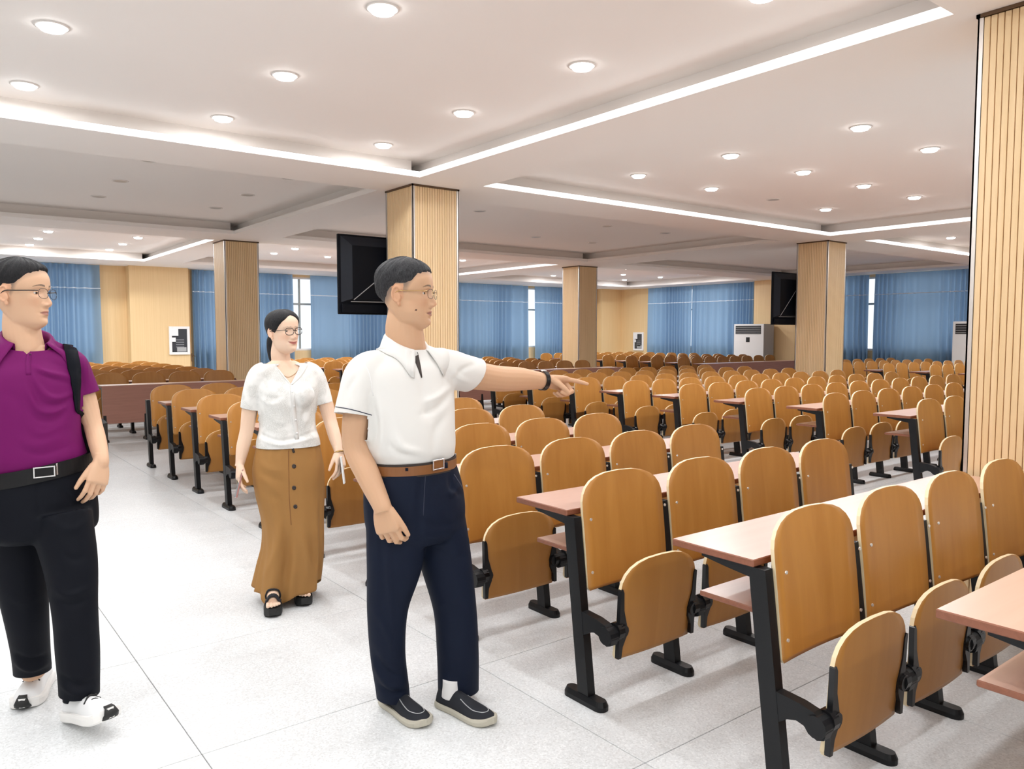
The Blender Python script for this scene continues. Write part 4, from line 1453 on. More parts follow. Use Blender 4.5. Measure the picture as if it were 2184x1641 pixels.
# ---- man in the white polo shirt, pointing
def build_pointing_man():
    dep = 2.87
    f = heading(49); L = np.cross(UpV, f)
    fr = head_frame(at(868, 697, 2.87), 80, pitch=-1, roll=0, scale=1.03)
    R, base, az, z = head_grid(wide=1.03, nose=1.05, cheek=.002, jaw=1.10)
    tone = (.60, .365, .225)
    hl = (np.array([0, 20, 38, 52, 62, 74, 84, 96, 112, 135, 160, 180]), np.array([.193, .190, .186, .181, .160, .128, .120, .140, .112, .084, .070, .068]))
    keys = [(at(868, 738, 2.89), .078, .070), (at(868, 752, 2.89), .110, .080), (at(867, 766, 2.89), .160, .092), (at(866, 792, 2.88), .200, .110), (at(868, 850, 2.87), .205, .125),
            (at(871, 910, 2.86), .193, .136), (at(874, 955, 2.86), .184, .140), (at(877, 985, 2.87), .174, .128), (at(878, 1030, 2.87), .172, .125)]
    g = [(to_world(v, fr), fc) for v, fc in head_parts(R)]
    g.append(limb([at(864, 660, 2.88), at(862, 700, 2.885), at(866, 735, 2.89), at(868, 775, 2.90)], [.060, .069, .071, .078], n=24))
    g.append(body_tube(sub_core(keys, [.9, .92, .93, .93, .93, .8, .55, .4, .4]), L, f))
    sr, er, wr = at(785, 800, 2.77), at(758, 948, 2.74), at(813, 1076, 2.66)
    g.append(limb([at(800, 790, 2.80), at(768, 868, 2.745), er, at(784, 1012, 2.70), wr, at(818, 1092, 2.655)], [.060, .055, .0455, .0425, .033, .032]))
    hd = at(833, 1165, 2.64) - wr
    g += hand_geo(wr, hd, -.92 * Fwd - .25 * Rgt + .05 * UpV, +1, 1.08, [(.45, .75, .5), (.5, .8, .5), (.55, .85, .5), (.6, .9, .5)], .05, (.85, .42, .15), .25)
    sl, el, wl = at(952, 790, 2.99), at(1062, 808, 3.18), at(1160, 813, 3.33)
    g.append(limb([at(930, 792, 2.95), at(1005, 800, 3.08), el, at(1110, 809, 3.255), wl, at(1170, 813, 3.345)], [.062, .057, .053, .0485, .034, .031]))
    pd = at(1264, 826, 3.41) - wl
    g += hand_geo(wl, pd, .72 * UpV + .66 * Fwd, -1, 1.10, [(.10, .08, .06), (1.05, 1.5, .9), (1.2, 1.55, .9), (1.3, 1.5, .9)], .03, (.80, .10, .62), .36, .86)
    hipL, hipR = at(915, 1090, 2.93), at(850, 1090, 2.81)
    for a, b, c in ((hipR, at(832, 1285, 2.79), at(838, 1465, 2.86)), (hipL, at(968, 1285, 2.90), at(972, 1455, 2.91))):
        g.append(limb([at(880, 1000, 2.87), a, b, c], [.05, .05, .045, .042], n=14))
    P, F, ed = remesh(g, .0026, 3, 'person')
    me = mesh_data('person', P, F, M['skin'], smooth=True)
    set_col(me, paint(P, fr, tone, (.36, .145, .115), brow=(.05, .038, .03), stubble=((.16, .13, .11), .8), hl=hl, thick=.0042, mole=(.060, .051, .058)))
    o = obj('person', me)
    tag(o, 'man in white polo shirt and navy trousers with arm stretched out, pointing right', 'person')
    def th(dz, azd, zz):
        t = np.interp(dz, [0, .012, .03, .06, .11], [.0012, .003, .0095, .0140, .0155])
        side = np.clip((azd - 55) / 20, 0, 1) * np.clip((125 - azd) / 15, 0, 1)
        t = t * (1 - .55 * side * np.clip((.165 - zz) / .03, 0, 1))
        return t + .006 * np.exp(-((azd) / 40) ** 2) * np.exp(-((zz - .203) / .014) ** 2)
    hs = (np.array([0, 20, 38, 52, 62, 72, 86, 100, 116, 135, 160, 180]), np.array([.195, .191, .187, .182, .168, .153, .149, .147, .128, .098, .080, .078]))
    hair_shell(R, base, az, z, fr, hs, th, 11, 'hair', M['hair_grey'], o, .0042)
    eyes(fr, o, (.0, 1, 0), .0030, tone)
    spectacles(fr, o, M['dark_trim'], M['gold_metal'], .0008, w=.0255, h=.0165, z0=.1150, tr=.0014)
    # polo shirt
    tt = torso_test(keys, L, f)
    g = [body_tube(keys, L, f, n=40)]
    g.append(limb([at(830, 790, 2.84), at(783, 800, 2.775), at(764, 850, 2.74), at(752, 905, 2.725), at(747, 935, 2.72)], [.075, .078, .073, .072, .072], n=24, flat=.95))
    g.append(limb([at(905, 790, 2.92), at(952, 788, 2.985), at(985, 795, 3.04), at(1016, 802, 3.10), at(1040, 808, 3.14)], [.078, .078, .073, .070, .070], n=24))
    P, F, ed = remesh(g, .006, 5)
    Nn = vnormals(P, F)
    P = waves(P, Nn, .0022, 14, 5)
    P = folds(P, Nn, [([(788, 842), (800, 900), (792, 965)], -0.0119, 9), ([(806, 850), (815, 905), (812, 970)], 0.0085, 9), ([(962, 838), (935, 868), (900, 885)], -0.0085, 7), ([(965, 822), (930, 848), (905, 858)], 0.0068, 7),
                       ([(958, 880), (930, 920), (925, 970)], -0.0068, 9), ([(845, 930), (860, 955), (905, 968)], 0.0085, 8), ([(828, 945), (850, 968), (890, 974)], -0.0068, 6), ([(760, 800), (742, 830), (735, 870)], -0.0068, 7), ([(1015, 775), (985, 790), (965, 815)], -0.0068, 6),
                       ([(1000, 815), (980, 806), (965, 790)], 0.0068, 6), ([(900, 800), (905, 860), (925, 905)], -0.0043, 10), ([(780, 905), (760, 880), (750, 850)], 0.0051, 6)])
    nrm = norm(at(752, 905, 2.725) - at(768, 840, 2.745))
    nrl = norm(at(1030, 812, 3.11) - at(990, 780, 3.04))
    P, F = cut(P, F, [(at(756, 886, 2.73), norm(nrm + .10 * Rgt), at(750, 905, 2.72), .16, tt), (at(1008, 797, 3.085), nrl, at(1030, 806, 3.12), .13, tt),
                      (at(878, 984, 2.87), -UpV, at(878, 1010, 2.87), .40)])
    P, F = cut(P, F, [(at(868, 746, 2.89), UpV, at(868, 738, 2.89), .13)])
    P, F = vcut(P, F, at(888, 764, 2.80), at(873, 735, 2.80) - at(888, 764, 2.80), at(899, 735, 2.80) - at(888, 764, 2.80), f, .10, .1)
    bs = bvh_of(P, F)
    shirt = cloth('polo_shirt', P, F, M['white_polo'], o)
    collar(at(868, 752, 2.89), L, f, .072, M['white_polo'], shirt, h=.046, drop=.062, spread=.08, open_deg=22, tilt=.030, ry=.074, length=.034, bvh=bs)
    patch('placket', bs, strip_rows([(878, 742), (886, 760), (893, 782), (899, 806)], [5.5, 6, 3.5, 1.0], 10), M['dark_trim'], shirt)
    patch('button', bs, strip_rows([(876, 740), (880, 740)], [2.4, 2.4], 3), M['screw'], shirt, .004, .002)
    for pts in ([(716, 868), (750, 874), (793, 886)],):
        patch('cuff_line', bs, strip_rows(pts, .9, 14), M['navy_line'], shirt, .0012, .001)
    patch('armhole_seam', bs, strip_rows([(744, 752), (772, 770), (788, 800), (796, 845)], .7, 14), M['white_frame'], shirt, .001, .0008)
    # trousers
    tk = [(at(878, 968, 2.87), .170, .125), (at(878, 990, 2.87), .175, .130), (at(882, 1035, 2.87), .194, .142), (at(886, 1085, 2.87), .200, .148), (at(888, 1125, 2.87), .192, .142), (at(888, 1150, 2.87), .17, .12)]
    g = [body_tube(tk, L, f, n=36, expo=2.4)]
    g.append(limb([at(842, 1085, 2.81), at(843, 1190, 2.79), at(827, 1295, 2.79), at(827, 1390, 2.815), at(838, 1475, 2.845), at(840, 1520, 2.85)], [.105, .104, .076, .066, .064, .064], n=28, k=44))
    g.append(limb([at(928, 1085, 2.93), at(950, 1190, 2.92), at(970, 1295, 2.90), at(976, 1390, 2.90), at(977, 1470, 2.91), at(977, 1520, 2.91)], [.108, .100, .082, .079, .079, .080], n=28, k=44))
    P, F, ed = remesh(g, .0065, 5)
    Nn = vnormals(P, F)
    P = waves(P, Nn, .0025, 10, 9)
    P = folds(P, Nn, [([(905, 1005), (895, 1080), (893, 1160)], -.006, 9), ([(960, 1010), (965, 1040), (990, 1060)], -.008, 7), ([(985, 1030), (970, 1050), (955, 1055)], .007, 7), ([(900, 1110), (945, 1120), (1000, 1105)], -.006, 8),
                       ([(900, 1135), (940, 1150), (990, 1140)], .005, 8), ([(905, 1160), (950, 1180), (1000, 1190)], -.005, 9), ([(830, 1150), (832, 1250), (838, 1340)], .007, 7), ([(812, 1150), (815, 1250), (812, 1340)], -.006, 8),
                       ([(795, 1390), (820, 1430), (860, 1445)], -.010, 9), ([(800, 1420), (830, 1462), (866, 1460)], .010, 8), ([(808, 1462), (835, 1480), (866, 1478)], -.008, 6), ([(930, 1300), (960, 1285), (1000, 1310)], .005, 10),
                       ([(800, 1300), (830, 1360), (850, 1430)], .006, 8), ([(935, 1400), (960, 1440), (1010, 1450)], -.004, 12), ([(790, 1010), (800, 1090), (792, 1180)], -.004, 8)])
    P, F = cut(P, F, [(at(838, 1487, 2.85), -norm(UpV * 1.0 + .10 * Rgt), at(840, 1505, 2.85), .125), (at(977, 1474, 2.91), -norm(UpV - .06 * Rgt + .05 * Fwd), at(977, 1500, 2.91), .135), (at(878, 974, 2.87), UpV, at(878, 960, 2.87), .35)])
    bt = bvh_of(P, F)
    tr = cloth('trousers', P, F, M['navy_trousers'], o)
    patch('fly_seam', bt, strip_rows([(908, 1005), (905, 1050), (903, 1100)], .8, 10), M['navy_line'], tr, .001, .001)
    patch('pocket_edge', bt, strip_rows([(968, 1012), (985, 1040), (996, 1072)], .9, 10), M['navy_line'], tr, .001, .001)
    zt, zb = at(878, 976, 2.87)[2], at(878, 1003, 2.87)[2]
    band(at(878, 990, 2.87), L, f, .1775, .1325, zb, zt, M['dark_trim'], o, 'belt_edge', .004)
    bl = band(at(878, 990, 2.87), L, f, .1785, .1335, zb + .006, zt - .008, M['tan_leather'], o, 'belt', .0045)
    bme = bl.data
    bb = BVHTree.FromPolygons([tuple(v.co) for v in bme.vertices], [list(p.vertices) for p in bme.polygons])
    plate(bb, 934, 991, .058, .038, .005, M['chrome'], 'buckle', bl, .001, .005)
    plate(bb, 934, 991, .047, .027, .003, M['tan_leather'], 'buckle_plate', bl, .001)
    for u in (867, 951):
        patch('belt_loop', bb, strip_rows([(u, 974), (u + .5, 1005)], 3, 6), M['navy_trousers'], tr, .002, .003)
    # loafers
    for hp, tx, nm in ((gnd(819, 1497), gnd(905, 1550), 0), (gnd(936, 1501), gnd(1053, 1550), 1)):
        d = tx - hp
        so, Wf = shoe(hp, d, .285, o, M['black_suede'], M['pale_rubber'], .024, low=True, width=1.06)
        ground(so)
        sb = BVHTree.FromPolygons([tuple(v.co) for v in so.data.vertices], [list(p.vertices) for p in so.data.polygons])
        dn = norm(Wf((0, 0, 0)) - Wf((0, 0, .2)))
        seam = []
        for x, y in resample(np.array([(-.020, .135), (-.026, .175), (-.028, .21), (-.018, .242), (0, .252), (.018, .242), (.028, .21), (.026, .175), (.020, .135)]), 40):
            hit = sb.ray_cast(Vector(Wf((x, y, .2))), Vector(dn))[0]
            if hit is not None: seam.append(np.array(hit))
        V, Fc = tube_geo(np.array(seam), .0018, .0018, 6)
        obj('apron_seam', mesh_data('apron_seam', V, Fc, M['ac_side'], smooth=True), so)
        V, Fc = limb([Wf((0, .065, .05)), Wf((0, .068, .085)), Wf((0, .068, .118))], [.036, .034, .033])
        ground(obj('sock', mesh_data('sock', V, Fc, M['sock'], smooth=True), o))
    # wrist band with a small dial
    wd = norm(at(1170, 814, 3.345) - at(1140, 811, 3.30))
    c0 = at(1158, 812.5, 3.327)
    up = norm(UpV - (UpV @ wd) * wd); sd = np.cross(wd, up)
    mb = MB()
    n = 40
    V, Fc = [], []
    for i in range(n):
        a = 2 * math.pi * i / n
        rd = up * math.cos(a) * .0385 + sd * math.sin(a) * .0385
        for q, k in ((-.0095, 0), (.0095, 0), (.0095, 1), (-.0095, 1)):
            V.append(c0 + rd * (1 + .10 * k) + wd * (q + .006 * math.sin(a) * 0))
    for i in range(n):
        for j in range(4): Fc.append((i * 4 + j, i * 4 + (j + 1) % 4, ((i + 1) % n) * 4 + (j + 1) % 4, ((i + 1) % n) * 4 + j))
    wb = obj('wristwatch', mesh_data('wristwatch', V, Fc, M['black_plastic'], smooth=False), o)
    V, Fc = ell(c0 + up * .042, np.stack([wd, sd, up]), (.013, .015, .005), 16, 8)
    obj('watch_dial', mesh_data('watch_dial', V, Fc, M['chrome'], smooth=True), wb)
    rescale(o, 1.03)
    return o

# ---- man in the purple polo shirt with the shoulder bag
def build_purple_man():
    f = heading(42); L = np.cross(UpV, f)
    fr = head_frame(at(47, 697, 2.90), 92, pitch=0, roll=1, scale=1.045)
    R, base, az, z = head_grid(wide=.98, nose=1.0, jaw=.95)
    tone = (.66, .415, .27)
    hl = (np.array([0, 15, 32, 46, 56, 66, 76, 86, 98, 112, 135, 160, 180]), np.array([.196, .193, .186, .178, .172, .158, .132, .112, .136, .108, .082, .070, .068]))
    keys = [(at(58, 738, 2.93), .080, .070), (at(58, 752, 2.93), .115, .080), (at(59, 768, 2.925), .170, .090), (at(59, 800, 2.91), .198, .108), (at(58, 860, 2.90), .180, .122),
            (at(62, 925, 2.90), .174, .130), (at(69, 970, 2.90), .182, .132), (at(76, 1005, 2.91), .186, .130), (at(78, 1040, 2.91), .184, .128)]
    g = [(to_world(v, fr), fc) for v, fc in head_parts(R)]
    g.append(limb([at(44, 655, 2.91), at(46, 700, 2.915), at(53, 738, 2.92), at(57, 780, 2.93)], [.055, .062, .064, .075], n=24))
    g.append(body_tube(sub_core(keys, [.95, .95, .95, .95, .93, .8, .5, .4, .4]), L, f))
    wl = at(216, 982, 2.93)
    g.append(limb([at(135, 785, 2.98), at(175, 845, 3.03), at(197, 905, 3.02), at(208, 945, 2.98), wl, at(214, 995, 2.925)], [.060, .048, .035, .033, .027, .027]))
    g += hand_geo(wl, at(206, 1045, 2.88) - wl, .72 * Rgt - .55 * Fwd, -1, 1.0, [(.35, .45, .3), (.4, .55, .35), (.5, .6, .4), (.55, .6, .4)], .05, (.82, .45, .2), .2)
    wr = at(-98, 985, 2.72)
    g.append(limb([at(-25, 785, 2.83), at(-66, 850, 2.80), at(-90, 905, 2.78), wr], [.060, .05, .043, .03]))
    g += hand_geo(wr, at(-92, 1045, 2.67) - wr, -.72 * Rgt - .55 * Fwd, 1, 1.0, [(.35, .45, .3)] * 4, .05, (.82, .45, .2), .2)
    for a, b, c in ((at(45, 1100, 2.94), at(45, 1290, 2.94), at(72, 1440, 3.02)), (at(120, 1100, 2.89), at(155, 1300, 2.83), at(165, 1480, 2.84))):
        g.append(limb([at(78, 1010, 2.91), a, b, c], [.05, .05, .045, .042], n=14))
    P, F, ed = remesh(g, .0026, 3, 'person')
    me = mesh_data('person', P, F, M['skin'], smooth=True)
    set_col(me, paint(P, fr, tone, (.42, .17, .14), brow=(.05, .035, .028), stubble=((.10, .085, .075), .8), hl=hl, thick=.0040))
    o = obj('person', me)
    tag(o, 'man in purple polo shirt and black trousers at the left, bag on his shoulder', 'person')
    def th(dz, azd, zz):
        t = np.interp(dz, [0, .012, .03, .06, .11], [.0012, .0035, .010, .0150, .0150])
        side = np.clip((azd - 60) / 15, 0, 1)
        t = t * (1 - .62 * side * np.clip((.170 - zz) / .03, 0, 1))
        return t + .009 * np.exp(-((azd) / 45) ** 2) * np.exp(-((zz - .206) / .014) ** 2)
    hs = (np.array([0, 15, 32, 46, 56, 66, 76, 88, 100, 116, 135, 160, 180]), np.array([.199, .196, .190, .184, .178, .166, .150, .143, .144, .126, .096, .080, .076]))
    hair_shell(R, base, az, z, fr, hs, th, 5, 'hair', M['hair_black'], o, .0032)
    eyes(fr, o, (.05, 1, 0), .0034, tone)
    spectacles(fr, o, M['dark_trim'], M['black_plastic'], .0009, w=.0255, h=.0175, z0=.1150, tr=.0020)
    tt = torso_test(keys, L, f)
    g = [body_tube(keys, L, f, n=40)]
    g.append(limb([at(90, 785, 2.94), at(138, 783, 2.99), at(163, 815, 3.02), at(178, 850, 3.03), at(185, 878, 3.035)], [.076, .078, .066, .062, .062], n=24))
    g.append(limb([at(25, 785, 2.90), at(-28, 785, 2.83), at(-58, 820, 2.81), at(-73, 855, 2.80), at(-78, 878, 2.80)], [.076, .076, .066, .063, .063], n=24))
    P, F, ed = remesh(g, .006, 5)
    Nn = vnormals(P, F)
    P = waves(P, Nn, .002, 13, 21)
    P = folds(P, Nn, [([(72, 782), (100, 795), (158, 806)], .008, 5), ([(78, 795), (110, 808), (155, 820)], -.006, 5), ([(70, 800), (95, 840), (125, 850), (153, 838)], .008, 6), ([(60, 800), (85, 855), (120, 865), (155, 850)], -.006, 6),
                       ([(55, 825), (80, 872), (110, 880), (135, 870)], .008, 6), ([(50, 850), (75, 892), (110, 898), (140, 880)], -.005, 7), ([(60, 905), (90, 925), (140, 905)], .004, 8), ([(40, 935), (80, 950), (140, 930)], .004, 9),
                       ([(40, 960), (90, 970), (155, 950)], -.004, 8), ([(180, 740), (183, 780), (188, 830)], .006, 6), ([(170, 770), (174, 800), (176, 835)], -.006, 5), ([(0, 840), (30, 850), (50, 900)], -.003, 12), ([(135, 735), (150, 750), (160, 745)], .004, 5)])
    P, F = cut(P, F, [(at(178, 842, 3.03), norm(at(182, 862, 3.03) - at(166, 815, 3.02)), at(184, 862, 3.03), .135, tt), (at(-71, 846, 2.80), norm(at(-75, 862, 2.80) - at(-62, 815, 2.80)), at(-76, 866, 2.80), .135, tt),
                      (at(76, 993, 2.91), -norm(UpV - L * .15), at(76, 1025, 2.91), .40)])
    P, F = cut(P, F, [(at(63, 757, 2.845), norm(UpV * .90 + f * .40), at(58, 738, 2.93), .22)])
    P, F = vcut(P, F, at(65, 758, 2.82), at(18, 715, 2.82) - at(65, 758, 2.82), at(106, 715, 2.82) - at(65, 758, 2.82), f, .13, .1)
    bs = bvh_of(P, F)
    shirt = cloth('polo_shirt', P, F, M['purple_polo'], o)
    collar(at(57, 741, 2.93), L, f, .078, M['purple_polo'], shirt, h=.042, drop=.060, spread=.10, open_deg=40, tilt=.028, ry=.084, length=.034, bvh=bs)
    patch('placket', bs, strip_rows([(63, 752), (60, 775), (61, 800)], 5.5, 10), M['purple_polo'], shirt, .0015, .002)
    patch('button', bs, strip_rows([(62.5, 757), (65, 757)], [1.5, 1.5], 3), M['dark_trim'], shirt, .005, .002)
    tk = [(at(76, 950, 2.91), .170, .118), (at(76, 985, 2.91), .182, .128), (at(77, 1010, 2.91), .188, .133), (at(80, 1060, 2.91), .200, .142), (at(82, 1110, 2.91), .204, .145), (at(84, 1135, 2.91), .190, .135), (at(84, 1150, 2.91), .13, .09)]
    g = [body_tube(tk, L, f, n=36, expo=2.4)]
    g.append(limb([at(38, 1100, 2.94), at(42, 1200, 2.94), at(54, 1295, 2.93), at(64, 1375, 2.97), at(69, 1425, 3.01), at(70, 1460, 3.02)], [.108, .098, .080, .070, .068, .068], n=28, k=44))
    g.append(limb([at(128, 1100, 2.88), at(150, 1200, 2.85), at(160, 1300, 2.82), at(166, 1390, 2.82), at(169, 1460, 2.82), at(169, 1505, 2.82)], [.108, .092, .077, .074, .069, .068], n=28, k=44))
    P, F, ed = remesh(g, .0065, 5)
    Nn = vnormals(P, F)
    P = waves(P, Nn, .0025, 10, 31)
    P = folds(P, Nn, [([(130, 1040), (165, 1075), (190, 1050)], -.006, 8), ([(95, 1110), (150, 1130), (190, 1110)], .004, 9), ([(130, 1180), (160, 1195), (190, 1180)], -.005, 8), ([(118, 1260), (150, 1270), (190, 1255)], .007, 7), ([(120, 1280), (155, 1292), (195, 1275)], -.007, 7),
                       ([(125, 1340), (160, 1330), (200, 1345)], .004, 9), ([(128, 1440), (165, 1462), (205, 1450)], -.008, 7), ([(130, 1462), (165, 1480), (205, 1468)], .008, 6), ([(30, 1395), (65, 1410), (105, 1395)], -.010, 6), ([(30, 1412), (65, 1428), (108, 1412)], .010, 6),
                       ([(20, 1270), (50, 1285), (90, 1270)], .005, 8), ([(85, 1020), (84, 1080), (88, 1140)], -.005, 7)])
    P, F = cut(P, F, [(at(69, 1432, 3.01), -UpV, at(70, 1450, 3.02), .12), (at(169, 1478, 2.82), -norm(UpV + .12 * Rgt), at(169, 1495, 2.82), .12), (at(76, 985, 2.91), norm(UpV - L * .15), at(76, 975, 2.91), .36)])
    tr = cloth('trousers', P, F, M['black_trousers'], o)
    zt, zb = at(77, 984, 2.91)[2], at(77, 1016, 2.91)[2]
    sag = lambda ct, stt: .028 * ct
    bl = band(at(77, 1012, 2.91), L, f, .190, .137, zb, zt, M['black_leather'], o, 'belt', .0045, sag=sag)
    bb = BVHTree.FromPolygons([tuple(v.co) for v in bl.data.vertices], [list(p.vertices) for p in bl.data.polygons])
    plate(bb, 94, 1007, .070, .040, .006, M['chrome'], 'buckle', bl, .001, .005)
    plate(bb, 94, 1007, .060, .030, .003, M['black_leather'], 'buckle_plate', bl, .001)
    plate(bb, 121, 1001, .007, .044, .005, M['chrome'], 'belt_keeper', bl, .001)
    # running shoes
    for hp, tx, pit in ((gnd(98, 1447), gnd(52, 1512), 0.0), (at(150, 1550, 2.86), at(238, 1552, 2.70), 13)):
        hp = hp.copy(); hp[2] = 0.0 if pit == 0 else .002
        d = tx - hp; d[2] = 0
        so, Wf = shoe(hp, d, .300, o, M['white_mesh'], M['white_rubber'], .036, pitch=pit, width=1.12, flare=.010)
        for k, yy in enumerate((.125, .15, .175, .20)):
            zt = .108 - .012 * k
            V, Fc = tube_geo(resample(np.array([Wf((-.030, yy + .012, zt - .016)), Wf((0, yy, zt + .006)), Wf((.030, yy + .010 * (-1) ** k, zt - .016))]), 10), .0035, .0035, 6)
            obj('lace', mesh_data('lace', V, Fc, M['black_rubber'], smooth=True), so)
        mb = MB()
        rows = []
        for zz, yo, hwid in ((.000, .262, .024), (.004, .303, .030), (.030, .314, .026), (.050, .302, .017), (.056, .288, .014)):
            rows.append([Wf((x, yo - abs(x) ** 2 * 14, zz + .010 * (zz < .02))) for x in np.linspace(-hwid, hwid, 7)])
        V = [p for r_ in rows for p in r_]
        Fc = [(i * 7 + j, i * 7 + j + 1, (i + 1) * 7 + j + 1, (i + 1) * 7 + j) for i in range(4) for j in range(6)]
        tc_ = obj('toe_bumper', mesh_data('toe_bumper', V, Fc, M['black_rubber'], smooth=True), so)
        sdm = tc_.modifiers.new('t', 'SOLIDIFY'); sdm.thickness = .006; sdm.offset = 0
        # dark ankle collar
        V, Fc = limb([Wf((0, .05, .07)), Wf((0, .06, .115)), Wf((0, .055, .16))], [.037, .038, .036])
        obj('sock', mesh_data('sock', V, Fc, M['black_trousers'], smooth=True), o)
    return o, bs

# ---- woman in the white lace blouse
def build_woman():
    f = heading(30); L = np.cross(UpV, f)
    fr = head_frame(at(607, 750, 4.05), 55, pitch=1, roll=-3, scale=.905)
    R, base, az, z = head_grid(smile=1.0, wide=1.0, nose=.85, cheek=.002)
    tone = (.80, .575, .43)
    hl = (np.array([0, 12, 28, 45, 58, 70, 82, 95, 110, 135, 160, 180]), np.array([.203, .199, .184, .168, .150, .128, .108, .118, .098, .075, .062, .060]))
    keys = [(at(604, 770, 4.08), .072, .058), (at(605, 777, 4.08), .105, .066), (at(607, 787, 4.08), .152, .075), (at(609, 808, 4.07), .176, .090), (at(612, 850, 4.06), .156, .112),
            (at(613, 885, 4.06), .144, .104), (at(614, 915, 4.06), .146, .104), (at(615, 940, 4.06), .163, .118), (at(616, 968, 4.06), .166, .120)]
    g = [(to_world(v, fr), fc) for v, fc in head_parts(R)]
    g.append(limb([at(600, 730, 4.07), at(598, 752, 4.075), at(600, 772, 4.08), at(604, 795, 4.09)], [.044, .048, .050, .062], n=24))
    g.append(body_tube(sub_core(keys, [.95, .95, .95, .95, .93, .8, .5, .4, .4]), L, f))
    wr = at(512, 988, 3.95)
    g.append(limb([at(560, 805, 4.00), at(536, 860, 3.99), at(527, 915, 3.99), at(518, 955, 3.97), wr, at(510, 996, 3.945)], [.050, .042, .035, .033, .023, .023]))
    g += hand_geo(wr, at(506, 1040, 3.91) - wr, -.80 * Rgt - .45 * Fwd, 1, .90, [(.25, .35, .25), (.3, .4, .3), (.35, .45, .3), (.4, .5, .3)], .04, (.80, .45, .3), .15)
    wl = at(722, 962, 4.07)
    g.append(limb([at(662, 803, 4.14), at(690, 850, 4.16), at(704, 897, 4.15), at(714, 932, 4.11), wl, at(724, 970, 4.06)], [.050, .042, .035, .033, .023, .023]))
    g += hand_geo(wl, at(731, 1010, 4.02) - wl, .80 * Rgt - .45 * Fwd, -1, .90, [(.35, .5, .35), (.4, .55, .35), (.45, .6, .4), (.5, .6, .4)], .04, (.80, .45, .3), .2)
    KW = 1.03
    inv = lambda p: CAMP + (np.asarray(p) - CAMP) / KW
    ga, gb = gnd(584, 1291), gnd(641, 1270)
    ankles = ((inv(ga + UpV * .22), inv(ga + UpV * .12)), (inv(gb + UpV * .22), inv(gb + UpV * .12)))
    for (a, b) in ankles:
        g.append(limb([at(615, 1000, 4.06), at(610, 1120, 4.06), a, b], [.05, .045, .036, .034], n=16))
    feet = []
    for (gp, toe) in ((ga, gnd(581, 1328)), (gb, gnd(652, 1300))):
        d = toe - gp; d[2] = 0; d = norm(d); rr = np.cross(d, UpV)
        h = inv(gp + UpV * .050)
        feet.append((gp - d * .055, d))
        g.append(limb([h - d * .03 + UpV * .035, h + d * .03 + UpV * .045, h + d * .09 + UpV * .030, h + d * .15 + UpV * .018], [.032, .034, .032, .022], n=16))
        for k, (off, ln, r_) in enumerate(((-.022, .050, .0115), (-.004, .050, .009), (.010, .044, .0085), (.022, .036, .008), (.032, .026, .0075))):
            sgn = 1 if h is feet[-1][0] else 1
            p0 = h + d * .145 + rr * off * (1 if len(feet) == 2 else -1) + UpV * .012
            g.append(limb([p0 - d * .03, p0, p0 + d * ln], [r_, r_, r_ * .85], n=10))
            g.append(ell(p0 + d * ln, np.eye(3), (r_ * .85,) * 3, 8, 6))
    P, F, ed = remesh(g, .0026, 3, 'person')
    me = mesh_data('person', P, F, M['skin'], smooth=True)
    set_col(me, paint(P, fr, tone, (.42, .10, .09), brow=(.16, .10, .07), stubble=((.02, .018, .018), 0.0), hl=None, thick=.0017, browz=.139, blush=.25, smile=1.0))
    o = obj('person', me)
    tag(o, 'smiling woman in white lace blouse and long caramel skirt, walking behind the men', 'person')
    def th(dz, azd, zz):
        return np.interp(dz, [0, .01, .03, .06, .11], [.002, .006, .010, .012, .012])
    hair = hair_shell(R, base, az, z, fr, hl, th, 8, 'hair', M['hair_black'], o, .0006)
    hf = fr[1]
    pt = [(0, -.085, .085), (-.006, -.105, .055), (-.012, -.112, .010), (-.014, -.112, -.045), (-.010, -.102, -.085)]
    V, Fc = limb([to_world(np.array(p), fr) for p in pt], [.030, .032, .034, .028, .010], n=18, k=36)
    obj('ponytail', mesh_data('ponytail', V, Fc, M['hair_black'], smooth=True), hair)
    eyes(fr, o, (.05, 1, -.05), .0030, tone)
    spectacles(fr, o, M['dark_trim'], M['dark_trim'], .0019, w=.0265, h=.0195, z0=.1135, cat=.10, tr=.0014)
    # teeth of the smile
    # blouse
    tt = torso_test(keys, L, f)
    g = [body_tube(keys, L, f, n=40)]
    for s in (-1, 1):      # bust
        g.append(ell(at(611 + s * 27, 842, 4.06) + f * .068, np.stack([L, f, UpV]), (.064, .052, .062), 18, 12))
    g.append(limb([at(585, 797, 4.04), at(557, 800, 4.00), at(541, 835, 3.99), at(534, 872, 3.99), at(531, 895, 3.99)], [.058, .060, .052, .049, .048], n=22))
    g.append(limb([at(635, 795, 4.11), at(664, 799, 4.15), at(681, 830, 4.16), at(691, 862, 4.16), at(696, 885, 4.16)], [.058, .060, .052, .048, .047], n=22))
    P, F, ed = remesh(g, .0058, 5)
    Nn = vnormals(P, F)
    P = waves(P, Nn, .002, 18, 41)
    P = folds(P, Nn, [([(560, 842), (580, 850), (605, 846)], -.004, 4), ([(556, 850), (575, 862), (600, 860)], .004, 4), ([(664, 840), (655, 870), (640, 895)], -.005, 5), ([(660, 870), (650, 905), (640, 925)], .005, 5), ([(552, 925), (600, 940), (675, 920)], -.010, 4),
                       ([(550, 935), (600, 950), (678, 932)], .009, 4), ([(625, 850), (626, 890), (632, 935)], .006, 4), ([(633, 850), (636, 890), (644, 930)], -.006, 4), ([(570, 880), (590, 900), (620, 905)], .004, 5), ([(655, 905), (640, 925), (628, 940)], -.005, 5)])
